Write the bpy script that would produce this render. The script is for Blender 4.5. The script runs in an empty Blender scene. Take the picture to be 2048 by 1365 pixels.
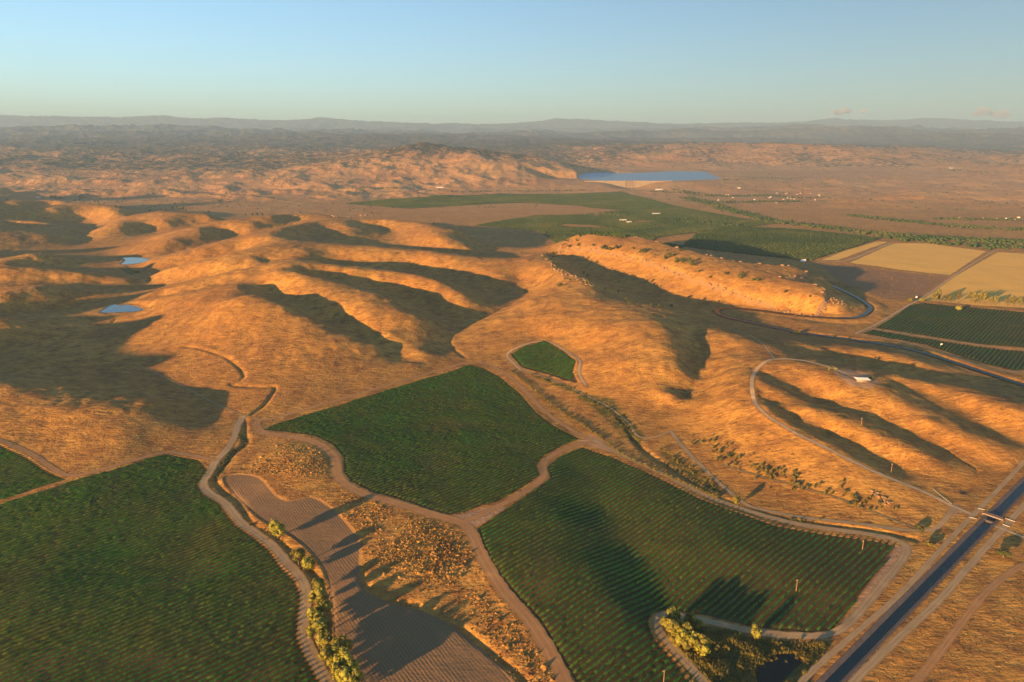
import bpy, math, random
import numpy as np
from mathutils import Vector

# ------------------------------------------------------------------ camera, sky, sun, exposure
SC = bpy.context.scene
COL = SC.collection
HC = 400.0                                   # height of the aircraft above the valley floor
PITCH = math.atan(392.5 / 1365.0)
cam_d = bpy.data.cameras.new('camera')
cam_d.sensor_width = 36.0
cam_d.lens = 36.0 * 1365.0 / 2048.0
cam_d.clip_start = 1.0
cam_d.clip_end = 200000.0
cam = bpy.data.objects.new('camera', cam_d)
cam.location = (0, 0, HC)
cam.rotation_euler = (math.pi / 2 - PITCH, 0, 0)
COL.objects.link(cam)
SC.camera = cam

SUN_EL = math.radians(7.5)
SUN_AZ = math.radians(46.0)                  # light travels towards +X +Y, this far from +Y
world = bpy.data.worlds.new('World')
SC.world = world
world.use_nodes = True
wn, wl = world.node_tree.nodes, world.node_tree.links
sky = wn.new('ShaderNodeTexSky')
sky.sky_type = 'NISHITA'
sky.sun_disc = False
sky.sun_elevation = SUN_EL
sky.sun_rotation = -(SUN_AZ + math.pi)
sky.altitude = 400
sky.air_density = 1.0
sky.dust_density = 0.4
sky.ozone_density = 3.0
wl.new(sky.outputs[0], wn['Background'].inputs[0])
wn['Background'].inputs[1].default_value = 0.078

sun_d = bpy.data.lights.new('sun', 'SUN')
sun_d.energy = 5.0
sun_d.angle = math.radians(0.6)
sun_d.color = (1.0, 0.54, 0.18)
sun = bpy.data.objects.new('sun', sun_d)
sdir = Vector((math.sin(SUN_AZ) * math.cos(SUN_EL), math.cos(SUN_AZ) * math.cos(SUN_EL), -math.sin(SUN_EL)))
sun.rotation_euler = sdir.to_track_quat('-Z', 'Y').to_euler()
sun.location = (-3000, -3000, 1500)
COL.objects.link(sun)

SC.view_settings.view_transform = 'Standard'
SC.view_settings.look = 'None'
SC.view_settings.gamma = 1.0
SC.view_settings.use_curve_mapping = False
SC.view_settings.exposure = 1.62
SC.cycles.max_bounces = 3
SC.cycles.diffuse_bounces = 1
SC.cycles.glossy_bounces = 2
SC.cycles.transparent_max_bounces = 8
SC.cycles.volume_bounces = 0
SC.cycles.use_denoising = True
SC.cycles.use_adaptive_sampling = True
SC.cycles.adaptive_threshold = 0.02

rng = np.random.default_rng(7)
random.seed(7)

# ------------------------------------------------------------------ surveying: sight line -> place on the ground
SP, CP = math.sin(PITCH), math.cos(PITCH)
def sight(px, py, z=0.0):
    d = (px - 1024.0) / 1365.0
    v = (py - 682.5) / 1365.0
    t = (HC - z) / (SP + v * CP)
    return (d * t, t * (CP - v * SP), z)
def sight_far(px, py, ykm):
    d = (px - 1024.0) / 1365.0
    v = (py - 682.5) / 1365.0
    t = ykm * 1000.0 / (CP - v * SP)
    return (d * t, ykm * 1000.0, HC - t * (SP + v * CP))

# ------------------------------------------------------------------ noise
def pnoise(x, y, seed=0):
    xi = np.floor(x).astype(np.int64); yi = np.floor(y).astype(np.int64)
    xf = x - xi; yf = y - yi
    def grad(ix, iy, fx, fy):
        h = (ix * 374761393 + iy * 668265263 + seed * 974711) & 0xffffffff
        h = ((h ^ (h >> 13)) * 1274126177) & 0xffffffff
        a = ((h ^ (h >> 16)) & 1023).astype(np.float64) * (2 * math.pi / 1024)
        return np.cos(a) * fx + np.sin(a) * fy
    u = xf * xf * xf * (xf * (xf * 6 - 15) + 10)
    v = yf * yf * yf * (yf * (yf * 6 - 15) + 10)
    a = grad(xi, yi, xf, yf); b = grad(xi + 1, yi, xf - 1, yf)
    c = grad(xi, yi + 1, xf, yf - 1); d = grad(xi + 1, yi + 1, xf - 1, yf - 1)
    return (a + (b - a) * u + (c - a) * v + (a - b - c + d) * u * v) * 1.5
def fbm(x, y, wl_, octs=4, seed=0, gain=0.5):
    s = 0.0; amp = 1.0; f = 1.0 / wl_
    for o in range(octs):
        s = s + amp * pnoise(x * f + 17.3 * o, y * f - 9.1 * o, seed + o)
        amp *= gain; f *= 2.03
    return s
def ridged(x, y, wl_, octs=4, seed=0):
    s = 0.0; amp = 1.0; f = 1.0 / wl_
    for o in range(octs):
        n = 1.0 - 2.0 * np.abs(pnoise(x * f + 31.7 * o, y * f + 5.3 * o, seed + o))
        s = s + amp * n
        amp *= 0.5; f *= 2.07
    return s
def sstep(a, b, x):
    t = np.clip((x - a) / (b - a), 0, 1)
    return t * t * (3 - 2 * t)

# ------------------------------------------------------------------ survey of the hills: crests and hollows
CREST = [   # crest lines (sight x, sight y, height)
 [(250,433,62),(290,427,75),(328,421,88),(367,427,92),(403,426,98),(418,432,90)],
 [(228,443,44),(290,442,62),(332,439,78),(360,431,88)],
 [(291,485,24),(309,475,44),(348,465,66),(403,456,84),(426,448,94),(463,440,102),(520,435,110),(551,429,118),(602,427,120),(640,428,118)],
 [(320,488,36),(360,480,62),(395,474,76),(403,456,84)],
 [(471,452,92),(504,450,98),(532,443,106),(551,429,118)],
 [(307,524,22),(348,514,48),(406,500,74),(446,490,88),(479,480,98),(539,473,112),(563,463,116),(602,450,120),(641,442,122),(686,437,120)],
 [(318,544,24),(356,535,50),(401,526,70),(446,524,82),(481,508,96),(500,501,102),(539,494,110),(575,485,116)],
 [(446,524,82),(514,519,94),(563,511,106),(612,504,114),(617,494,118)],
 [(271,600,20),(309,584,42),(373,574,64),(406,564,74),(446,553,84),(485,543,94),(534,535,104),(573,525,112),(622,512,116)],
 [(293,601,26),(360,592,52),(406,580,68),(481,567,86),(543,546,102),(590,532,112)],
 [(455,604,80),(510,588,92),(578,618,82),(656,651,66),(750,690,42),(830,727,12)],
 [(590,545,108),(608,557,104),(662,565,100),(715,578,94),(764,590,85),(793,612,70),(832,633,52),(885,664,16)],
 [(600,583,92),(680,605,80),(740,635,62),(772,668,44),(835,700,18)],
 [(585,533,112),(666,535,112),(754,545,106),(793,545,103),(832,551,96),(867,561,84),(910,581,64),(926,598,48),(948,626,16)],
 [(575,485,118),(617,494,118),(696,499,113),(774,503,104),(842,504,97),(867,512,91),(946,520,74),(975,536,58),(1004,551,42),(1028,568,18)],
 [(641,442,120),(686,441,122),(696,459,116),(720,475,102),(756,491,76)],
 [(740,440,118),(800,441,115),(832,443,114),(850,450,112),(862,460,106),(891,487,82),(942,500,40)],
 [(850,446,112),(880,452,108),(916,461,96),(924,477,66)],
 [(0,415,84),(59,403,92),(98,400,92),(128,403,84)],
 [(0,433,76),(49,426,86),(94,422,90),(145,405,96),(196,409,94),(232,426,66)],
 [(0,442,66),(78,446,56),(140,459,32)],
 [(0,452,62),(40,456,54),(105,471,34)],
 [(134,486,24),(166,473,48),(185,468,54),(225,457,62),(254,446,62),(290,442,62)],
 [(178,465,46),(225,445,62),(254,440,64)],
 [(0,524,70),(59,515,60),(86,505,50),(135,515,27)],
 [(0,538,74),(68,540,56),(156,550,36),(254,557,19)],
 [(0,590,58),(60,580,55),(110,570,46),(162,574,30),(232,592,16)],
 [(0,640,40),(60,650,30),(125,671,15)],
 [(0,765,36),(51,793,32),(137,822,28),(191,820,27),(240,800,25),(308,798,20),(335,815,16),(355,850,11),(410,885,6)],
 [(1062,508,38),(1085,507,56),(1100,522,60),(1115,540,62),(1140,552,64),(1168,560,64),(1178,575,62),(1178,600,60),(1220,602,58),(1260,605,56),(1300,610,52),(1345,614,40),(1400,625,27),(1450,642,20),(1500,656,18),(1560,671,18),(1620,684,17)],
 [(1178,600,60),(1150,625,52),(1110,645,40),(1090,672,20)],
 [(1200,660,48),(1240,650,58),(1280,640,64),(1310,642,65),(1335,660,62),(1350,700,54),(1354,740,46),(1342,785,26)],
 [(1440,668,42),(1500,690,44),(1540,715,50),(1510,750,48),(1505,780,46),(1560,838,39),(1640,882,31),(1720,925,22),(1800,965,12),(1880,1000,4)],
 [(1540,715,50),(1470,740,48),(1440,800,32)],
 [(1545,780,46),(1620,818,43),(1690,848,37),(1760,876,31),(1827,902,25),(1880,925,15),(1935,950,6)],
 [(1540,718,50),(1620,750,52),(1680,765,50),(1723,762,49),(1780,800,44),(1850,840,38),(1930,875,27),(2000,895,15),(2060,908,8)],
 [(1770,750,44),(1800,755,43),(1861,770,41),(1940,790,39),(2000,815,33),(2060,832,28)],
 [(1580,690,34),(1640,695,34),(1690,702,34),(1770,708,33),(1844,728,25),(1930,748,13)],
]
HOLLOW = [  # hollows and creek lines
 [(260,462,26),(300,455,32),(380,448,50),(440,444,66)],
 [(350,507,22),(400,492,36),(424,478,46),(440,466,62)],
 [(380,500,34),(475,472,54),(520,460,64),(570,450,80),(584,441,98)],
 [(350,534,24),(380,528,30),(430,513,46),(470,505,58),(498,490,82)],
 [(330,568,22),(370,560,36),(420,550,52),(480,540,70),(530,525,88),(570,516,102)],
 [(320,592,26),(400,573,60),(470,562,76),(530,545,94)],
 [(522,578,84),(545,590,72),(580,603,58),(640,640,34),(700,668,20),(780,702,10),(850,737,6)],
 [(655,630,54),(678,643,30),(690,660,22)],
 [(608,547,100),(640,549,88),(680,556,74),(740,566,58),(790,581,44),(840,606,28),(890,640,14),(920,655,9)],
 [(600,520,106),(640,519,92),(700,525,74),(760,532,60),(820,535,48),(870,545,36),(920,562,24),(975,590,14)],
 [(605,476,96),(640,486,84),(700,489,68),(752,492,56),(800,495,46),(900,502,30),(1000,510,19)],
 [(605,482,90),(625,462,98),(645,450,110)],
 [(735,446,110),(760,452,92),(790,465,72),(790,480,58),(812,493,46)],
 [(1085,560,18),(1050,590,16),(1000,620,14),(965,637,12),(906,663,8),(890,700,5),(930,722,5)],
 [(200,440,34),(170,470,28),(150,490,24),(230,505,19),(285,540,18),(300,565,17),(250,600,15),(220,624,14),(210,650,11),(200,680,9),(300,740,7),(420,800,4)],
 [(0,424,60),(100,413,68)],[(0,438,58),(40,437,54),(120,440,44),(190,436,38)],[(0,447,54),(90,458,40)],
 [(200,492,24),(250,478,28),(320,462,36)],[(0,505,44),(60,500,34),(130,500,24)],
 [(0,530,62),(60,527,44),(150,536,26),(230,540,19)],[(0,556,56),(100,558,34),(200,566,20)],
 [(0,618,34),(100,618,20),(190,612,15)],[(0,700,20),(50,712,14),(150,715,10)],
 [(0,745,16),(100,740,11),(200,757,8),(280,760,7),(350,790,5),(400,845,4)],
 [(1355,648,52),(1385,670,36),(1402,700,27),(1408,735,20),(1392,778,12),(1345,815,8)],
 [(1535,802,34),(1590,836,20),(1656,866,12),(1724,895,8),(1793,928,5),(1929,972,3)],
 [(1526,748,42),(1604,777,26),(1656,803,18),(1758,837,11),(1827,863,8),(1895,897,6),(1981,930,4)],
 [(1793,768,33),(1861,784,25),(1929,820,16),(1981,855,10),(2050,885,6)],
 [(1540,688,36),(1656,708,24),(1724,731,17),(1820,750,14),(1929,765,12),(2050,782,11)],
 [(1426,620,10),(1445,632,10),(1490,642,10),(1550,655,10),(1620,668,10),(1700,678,10),(1780,690,10),(1850,705,10),(1920,728,10),(1980,748,10)],
 [(1440,615,10),(1520,620,10),(1580,628,10),(1640,634,10),(1718,635,10),(1743,616,10),(1715,595,10)],
 [(1110,505,26),(1150,530,20),(1200,545,17),(1250,560,15),(1330,588,12),(1420,606,11),(1500,610,11),(1600,628,10)],
]
SPOTS = [
 (270,650,15),(300,690,13),(350,640,42),(420,620,66),(450,700,25),(400,650,45),(520,700,34),(560,650,62),(600,760,14),(520,800,8),(430,740,14),(380,690,22),(640,720,26),(700,750,12),
 (985,489,4),(985,508,8),(950,480,10),(1040,525,16),
 (220,622,14),(280,622,14),(255,523,18),(290,523,18),
 (0,830,28),(80,870,15),(150,905,9),(100,930,6),(250,880,14),(300,890,8),
 (930,690,8),(940,670,12),(1000,640,30),(1060,600,44),(1120,590,54),(1080,640,36),(1020,690,14),(1040,560,24),
 (1250,720,40),(1200,720,29),(1180,760,14),(1230,790,13),(1300,800,13),(1160,700,20),
 (1420,840,16),(1400,870,8),(1500,900,15),(1600,950,10),(1450,960,4),(1700,1000,5),(1800,1030,2),(1560,1010,2),(1440,720,40),
 (1700,560,7),(1740,615,8),(1600,645,10),(1650,655,10),(1800,690,10),(1720,665,10),(1480,625,11),(1560,632,10),(1980,755,9),(2046,766,9),(1900,726,9),(1680,600,9),
 (1320,565,24),(1240,535,28),(1420,592,22),(1520,606,20),(1600,612,16),
 (560,900,10),(600,930,12),(520,940,6),(830,1080,7),(800,1130,6),(940,735,6),(800,850,5),(850,940,5),
 (1090,950,6),(1120,1040,8),(1180,1130,7),(1240,1210,5),(1150,940,2),(1200,1030,-1),(1260,1120,-3),(1310,1210,-4),
 (1350,1000,6),(1450,1100,6),(1600,1150,3),(1260,960,5),(1330,1090,2),
 (380,920,5),(420,1000,2),(300,1000,6),(150,1020,8),(250,1100,0),(450,1100,3),(100,1200,5),(350,1200,3),(500,1250,1),(200,1330,2),(600,1350,0),
 (1700,1360,1),(1850,1180,1),(2000,1030,2),(1800,1240,1),(1950,1090,2),(2040,1200,2),(1950,1330,1),(1450,1300,0),(1590,1340,-1),
 (640,1100,2),(700,1250,0),(850,1300,0),(1000,1300,1),(900,1180,3),
 (1100,740,9),(1150,800,5),(1250,860,4),(1330,930,4),(1400,980,4),(700,780,7),(600,840,5),(1060,870,5),
]
# the tilted mesa: top outline (with rimrock) and heights of its surface
MESA_LIP = [(1116,497,52),(1135,490,66),(1180,487,80),(1240,499,84),(1340,529,82),(1440,561,75),(1540,589,67),(1600,602,62),(1640,604,58),(1650,590,58),(1648,575,58),(1612,566,62),(1560,556,66),(1600,552,62),(1616,546,60),(1600,538,62),(1480,527,76),(1390,505,88),(1300,480,97),(1240,468,101),(1190,463,101),(1150,470,90),(1122,484,62)]
HIDDEN = [  # back slopes: (sight line of a crest, metres beyond it in X and Y, height there)
 (250,433,62,60,260,6),(328,421,88,80,330,4),(403,426,98,80,330,3),(500,434,104,80,360,2),(551,429,114,80,380,2),(640,428,114,90,380,2),
 (690,425,126,100,360,2),(740,429,124,100,340,2),(800,440,112,110,330,2),(832,443,112,110,320,3),(880,452,104,120,280,3),(916,461,92,120,220,4),
 (59,403,88,60,400,0),(145,405,92,60,400,0),(196,409,90,60,340,2),
 (1150,470,88,40,200,2),(1190,463,100,60,240,1),(1240,468,100,80,240,1),(1300,480,96,90,220,2),(1390,505,88,100,200,3),(1480,527,78,100,180,4),(1560,538,70,100,150,5),
 (1085,507,54,70,60,28),(1115,540,60,70,70,24),(1168,560,62,80,80,22),(1220,602,56,60,120,26),(1300,610,50,60,120,18),(1400,622,31,50,90,11),
]
FAR = [
 (860,295,9.5),(900,303,9.3),(930,309,9.0),(980,325,8.6),(1030,336,8.2),(1090,348,7.8),(1150,361,7.4),(1190,371,7.1),
 (800,302,9.8),(740,312,10.0),(680,325,9.6),(620,335,9.2),(560,343,8.8),
 (640,374,6.6),(760,379,6.4),(880,381,6.4),(1000,381,6.4),(1100,381,6.5),(1170,381,6.6),(940,350,7.6),(820,350,7.6),(720,352,7.6),
 (1235,377,7.1),(1265,379,7.1),(1300,378,7.1),(1183,368,7.35),(1358,364,7.35),(1430,372,7.2),(1550,372,7.4),
 (1000,318,12.0),(1080,325,11.5),(1130,335,11.0),
 (1200,341,10.2),(1290,340,10.4),(1400,341,10.3),(1480,350,9.2),(1240,316,11.5),(1290,298,13.0),(1350,301,13.0),(1400,300,12.5),
 (1440,302,12.3),(1480,300,12.3),(1550,300,12.3),(1620,301,12.3),(1700,304,12.2),
 (1500,328,11.2),(1600,328,11.0),(1700,330,10.8),(1500,347,9.6),(1600,352,9.0),(1700,348,9.2),(1800,345,9.6),
 (1780,311,12.2),(1850,313,12.2),(1950,328,11.4),(2040,338,11.0),(1850,300,15.0),(1950,308,16.0),(2040,316,15.0),
 (1600,392,6.4),(1800,400,6.0),(2000,410,5.6),(2040,370,7.6),(1850,372,7.6),(1700,376,7.2),
 (0,345,8.2),(100,338,9.0),(200,330,9.8),(300,332,9.6),(400,336,9.2),(500,338,9.0),(0,318,11.0),(250,310,12.5),(450,312,12.5),(600,318,11.5),
 (0,300,14.0),(120,292,15.0),(300,291,16.0),(430,290,16.0),(560,292,16.0),(650,286,17.0),(760,274,18.0),(840,281,18.0),(900,288,17.0),(1000,289,16.5),(1100,288,16.5),(1160,285,17.0),(1200,291,16.5),
 (1300,292,18.0),(1500,293,19.0),(1700,290,19.0),(1880,274,20.0),(2040,280,20.0),
 (0,270,22.0),(120,266,22.0),(320,258,23.0),(420,268,22.0),(560,272,22.0),(700,276,22.0),(900,276,23.0),(1100,276,23.0),(1300,268,24.0),(1480,264,25.0),(1600,259,26.0),(1750,264,26.0),(1900,268,26.0),(2040,268,25.0),
 (150,382,6.2),(350,384,6.2),(550,384,6.2),(300,366,7.0),(100,366,7.2),(500,362,7.2),(650,360,7.2),
]
SKYLINE = [(-700,250),(-300,246),(0,239),(120,241),(200,243),(330,239),(400,246),(450,243),(520,246),(590,249),(650,242),(700,247),(770,250),(830,252),(900,252),(1000,254),(1060,251),(1110,244),(1180,246),(1250,249),(1310,253),(1400,252),(1480,250),(1530,252),(1590,250),(1660,244),(1720,247),(1780,248),(1840,243),(1900,246),(1960,249),(2048,250),(2400,248),(2800,252)]
# ------------------------------------------------------------------ ground sheet: rows by distance, columns fan out
def _rows():
    ys = list(np.linspace(-900, 380, 40))
    while ys[-1] < 4200: ys.append(ys[-1] + 1.35 * (ys[-1] / 500.0) ** 1.3)
    while ys[-1] < 16000: ys.append(ys[-1] * 1.0066)
    while ys[-1] < 58000: ys.append(ys[-1] * 1.009)
    return np.array(ys)
GY = _rows()
GU = np.concatenate([np.linspace(-1.45, -0.76, 46)[:-1], np.linspace(-0.76, 0.76, 790), np.linspace(0.76, 1.35, 36)[1:]])
def fanw(y): return np.sqrt(np.maximum(y + 300.0, 0) ** 2 + 400.0 ** 2)
NR, NC = len(GY), len(GU)
GX = GU[None, :] * fanw(GY)[:, None]
GYY = np.repeat(GY[:, None], NC, 1)

def along(line, step=40.0):
    out = []
    for a, b in zip(line[:-1], line[1:]):
        wa, wb = np.array(sight(*a)), np.array(sight(*b))
        m = max(1, int(np.hypot(*(wb - wa)[:2]) / step))
        out += [tuple(np.array(a, float) + (np.array(b, float) - np.array(a, float)) * k / m) for k in range(m)]
    return out + [tuple(map(float, line[-1]))]
RIM = 10.0
pts = [tuple(map(float, q)) for q in SPOTS]; lid = [-1] * len(pts)
lines = CREST + HOLLOW + [[(a, b, c - RIM * 0.62) for a, b, c in MESA_LIP]]
for k, ln in enumerate(lines):
    q = along(ln); pts += q; lid += [k] * len(q)
q = [(a, b, c - RIM * 0.62) for a, b, c in [(1200,475,92),(1260,482,93),(1330,502,89),(1400,525,83),(1470,545,77),(1540,570,70),(1600,585,64)]]
pts += q; lid += [-2] * len(q)
pts = np.array(pts); lid = np.array(lid)
# heights are guesses: ease neighbours towards each other along their sight lines until no slope is a cliff
dv = (pts[:, 0] - 1024.0) / 1365.0; vv = (pts[:, 1] - 682.5) / 1365.0
den = SP + vv * CP
zz = pts[:, 2].copy()
leftc = pts[:, 0] < 1060
hol = (lid >= len(CREST)) & (lid < len(CREST) + len(HOLLOW)); crs = (lid >= 0) & (lid < len(CREST))
spur = leftc & (pts[:, 0] < 600)
cplx = leftc & (pts[:, 1] < 760)
zz = np.where(cplx & (zz > 20), 20 + (zz - 20) * np.interp(pts[:, 0], [520, 680], [0.74, 0.60]), zz)
zz = np.where(cplx & hol & (zz > 16), zz - np.where(spur, 14.0, 5.0), zz); zz = np.where(cplx & crs & (zz > 30), zz + np.where(spur, 8.0, 4.0), zz)
pinned = np.isin(lid, [len(CREST) + k for k, ln in enumerate(HOLLOW) if ln[0][:2] in ((1426, 620), (1440, 615))])
SLOPE = 0.50
npx = (np.abs(pts[:, None, 0] - pts[None, :, 0]) < 22) & (pts[:, None, 1] > pts[None, :, 1] + 2.0)
zorig = zz.copy()
for it in range(170):
    t = (HC - zz) / den; X = dv * t; Y = t * (CP - vv * SP)
    D = np.hypot(X[:, None] - X[None], Y[:, None] - Y[None]); dz = zz[:, None] - zz[None]
    ex = np.abs(dz) - (SLOPE * D + 1.2)
    ex[(D > 260) | (ex < 0)] = 0
    up = np.where(dz < 0, ex, 0).max(1); dn = np.where(dz > 0, ex, 0).max(1)
    bad = np.where(npx, Y[:, None] - Y[None] + 10.0 + 0.8 * np.maximum(-dz, 0), 0); bad[bad < 0] = 0; bad[bad > 400] = 0
    kk = den / CP * 0.16
    zz += 0.2 * (up - dn) + np.minimum(bad.max(1) * kk, 1.2) - np.minimum(bad.max(0) * kk, 1.2) + 0.012 * (zorig - zz)
    zz[pinned] = zorig[pinned]
    mv = ~pinned & ((up + dn + bad.max(1) + bad.max(0)) > 0)
    zs = zz.copy()
    ok = (lid[1:-1] == lid[:-2]) & (lid[1:-1] == lid[2:]) & (lid[1:-1] >= 0) & mv[1:-1]
    zs[1:-1][ok] = (0.2 * zz[:-2] + 0.6 * zz[1:-1] + 0.2 * zz[2:])[ok]
    zz = zs
ctrl = [sight(a, b, c) for (a, b, _), c in zip(pts, zz)]
mesa = np.array([sight(*p) for p in MESA_LIP])
mz = zz[lid == len(lines) - 1] + RIM * 0.62
mq = pts[lid == len(lines) - 1]
mesa = np.array([sight(a, b, c) for (a, b, _), c in zip(mq, mz)])
for px, py, z, dx, dy, z2 in HIDDEN:
    if px < 1060: z = 20 + (z - 20) * float(np.interp(px, [520, 680], [0.74, 0.60])) + 5.0; dx *= 0.7; dy *= 0.7
    a = sight(px, py, z); ctrl.append((a[0] + dx, a[1] + dy, z2))
ctrl += [sight_far(a, b, c if c < 18 else 18 + (c - 18) * 2.0) for a, b, c in FAR]
ctrl += [(-1100,380,35),(-1300,610,135),(-1400,900,152),(-1520,1250,138),(-1800,1650,145),(-2150,2150,140),(-2500,2700,145),(-2950,3300,180),(-3500,4000,250),(-4200,4700,290),  # unseen ridge past the left edge, raised to shade valley and plain
         (-1700,700,20),(-2200,1400,20),(-2900,2200,20),(-3700,3000,20),(-4600,3900,30)]
for px, py in SKYLINE:
    py = 252 + (py - 252) * 1.35 - 1.5
    ctrl.append(sight_far(px, py, 50.0))
    a = sight_far(px, 264, 42.0); ctrl.append(a)
    a = sight_far(px, 262, 57.0); ctrl.append((a[0], a[1], 1000.0))
ctrl = np.array(ctrl)
keep = []; seen = set()
for k, q in enumerate(ctrl):
    key = (int(q[0] // 12), int(q[1] // 12)) if q[1] < 4500 else (k, 'f')
    if key not in seen: seen.add(key); keep.append(k)
ctrl = ctrl[keep]
lat = []
def plain_z(x, y):
    return -14.0 * sstep(2200, 4500, y) - 12.0 * sstep(4500, 6500, y)
for yy in np.concatenate([np.arange(-800, 2400, 160), np.arange(2400, 7000, 330), np.arange(7000, 12000, 900)]):
    st = 160 if yy < 2400 else (330 if yy < 7000 else 900)
    half = 1.4 * fanw(np.array(yy)) if yy < 7000 else 0.9 * yy
    for xx in np.arange(-half, half + 1, st):
        if np.min(np.hypot(ctrl[:, 0] - xx, ctrl[:, 1] - yy)) > st * (1.05 if yy < 7000 else 1.3):
            if yy < 7000: lat.append((xx, yy, float(plain_z(xx, yy))))
            elif abs(xx) > 0.72 * yy: lat.append((xx, yy, 40.0 + (yy - 7000) * 0.03))
ctrl = np.vstack([ctrl, np.array(lat)])
def _rbf(cx, cy):
    dist = np.hypot(cx[:, None] - ctrl[None, :, 0], cy[:, None] - ctrl[None, :, 1])
    return -np.sqrt(dist * dist + 7.0 ** 2)
n = len(ctrl)
A = np.zeros((n + 1, n + 1))
A[:n, :n] = _rbf(ctrl[:, 0], ctrl[:, 1]) + np.eye(n) * -0.0
A[:n, :n] -= np.diag(np.full(n, -1.5))
A[:n, n] = 1; A[n, :n] = 1
wts = np.linalg.solve(A, np.concatenate([ctrl[:, 2], [0]]))
ri = np.unique(np.concatenate([np.arange(0, NR, 3), [NR - 1]])); ci = np.unique(np.concatenate([np.arange(0, NC, 3), [NC - 1]]))
cx = GX[np.ix_(ri, ci)].ravel(); cy = GYY[np.ix_(ri, ci)].ravel()
hc = np.empty(len(cx))
for k in range(0, len(cx), 8192):
    hc[k:k + 8192] = _rbf(cx[k:k + 8192], cy[k:k + 8192]) @ wts[:n] + wts[n]
hc = hc.reshape(len(ri), len(ci))
tmp = np.empty((len(ri), NC))
for a in range(len(ri)): tmp[a] = np.interp(np.arange(NC), ci, hc[a])
H = np.empty((NR, NC))
fr = np.interp(np.arange(NR), ri, np.arange(len(ri))); f0 = np.minimum(fr.astype(int), len(ri) - 2); ff = (fr - f0)[:, None]
H = tmp[f0] * (1 - ff) + tmp[f0 + 1] * ff

def height(x, y):
    x = np.asarray(x, float); y = np.asarray(y, float)
    r = np.clip(np.searchsorted(GY, y) - 1, 0, NR - 2)
    fy = np.clip((y - GY[r]) / (GY[r + 1] - GY[r]), 0, 1)
    u = x / fanw(y)
    c = np.clip(np.searchsorted(GU, u) - 1, 0, NC - 2)
    fx = np.clip((u - GU[c]) / (GU[c + 1] - GU[c]), 0, 1)
    return (H[r, c] * (1 - fx) + H[r, c + 1] * fx) * (1 - fy) + (H[r + 1, c] * (1 - fx) + H[r + 1, c + 1] * fx) * fy
_T = np.concatenate([np.geomspace(380, 4000, 900), np.geomspace(4000, 42000, 700)[1:]])
def ground(px, py):
    """where the line of sight through a point of the survey meets the ground"""
    d = (px - 1024.0) / 1365.0; v = (py - 682.5) / 1365.0
    X = d * _T; Y = _T * (CP - v * SP); Z = HC - _T * (SP + v * CP)
    g = Z - height(X, Y)
    k = int(np.argmax(g < 0)) if (g < 0).any() else len(_T) - 1
    if k == 0: k = 1
    f = g[k - 1] / (g[k - 1] - g[k] + 1e-9)
    t = _T[k - 1] + (_T[k] - _T[k - 1]) * min(max(f, 0), 1)
    x, y = d * t, t * (CP - v * SP)
    return (x, y, float(height(x, y)))
def gpoly(pts): return np.array([ground(*p)[:2] for p in pts])
def densify(p, step, closed=False):
    p = np.asarray(p, float)
    if closed: p = np.vstack([p, p[:1]])
    out = []
    for a, b in zip(p[:-1], p[1:]):
        m = max(1, int(np.ceil(np.hypot(*(b - a)[:2]) / step)))
        for k in range(m): out.append(a + (b - a) * k / m)
    if not closed: out.append(p[-1])
    return np.array(out)
def smooth_line(p, it=2, closed=False):
    p = np.asarray(p, float)
    for _ in range(it):      # Chaikin corner cutting
        q = []
        m = len(p)
        if not closed: q.append(p[0])
        for k in range(m if closed else m - 1):
            a, b = p[k], p[(k + 1) % m]
            q.append(a * 0.75 + b * 0.25); q.append(a * 0.25 + b * 0.75)
        if not closed: q.append(p[-1])
        p = np.array(q)
    return p
def line_dist(X, Y, line):
    best = np.full(X.shape, 1e9)
    for a, b in zip(line[:-1], line[1:]):
        dx, dy = b[0] - a[0], b[1] - a[1]
        L2 = dx * dx + dy * dy + 1e-9
        t = np.clip(((X - a[0]) * dx + (Y - a[1]) * dy) / L2, 0, 1)
        best = np.minimum(best, (X - a[0] - t * dx) ** 2 + (Y - a[1] - t * dy) ** 2)
    return np.sqrt(best)
def inside(X, Y, poly):
    r = np.zeros(X.shape, bool); m = len(poly)
    for k in range(m):
        x1, y1 = poly[k]; x2, y2 = poly[(k + 1) % m]
        if y1 == y2: continue
        c = ((y1 > Y) != (y2 > Y)) & (X < (x2 - x1) * (Y - y1) / (y2 - y1) + x1)
        r ^= c
    return r
def near_box(poly, m):
    """rows and columns of the sheet round a polygon"""
    x0, y0 = poly.min(0) - m; x1, y1 = poly.max(0) + m
    r = np.where((GY >= y0) & (GY <= y1))[0]
    if len(r) == 0: return None
    ww = fanw(GY[r])
    us = np.concatenate([x0 / ww, x1 / ww])
    c0 = max(np.searchsorted(GU, us.min()) - 1, 0); c1 = min(np.searchsorted(GU, us.max()) + 1, NC)
    return slice(r[0], r[-1] + 1), slice(c0, c1)
def sdf_poly(poly, m=60.0, fill=-60.0):
    """signed distance to a field outline, positive inside"""
    out = np.full((NR, NC), fill, np.float32)
    b = near_box(poly, m)
    if b is None: return out
    X, Y = GX[b], GYY[b]
    dd = line_dist(X, Y, np.vstack([poly, poly[:1]]))
    out[b] = np.where(inside(X, Y, poly), np.minimum(dd, m), -np.minimum(dd, m))
    return out
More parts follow.
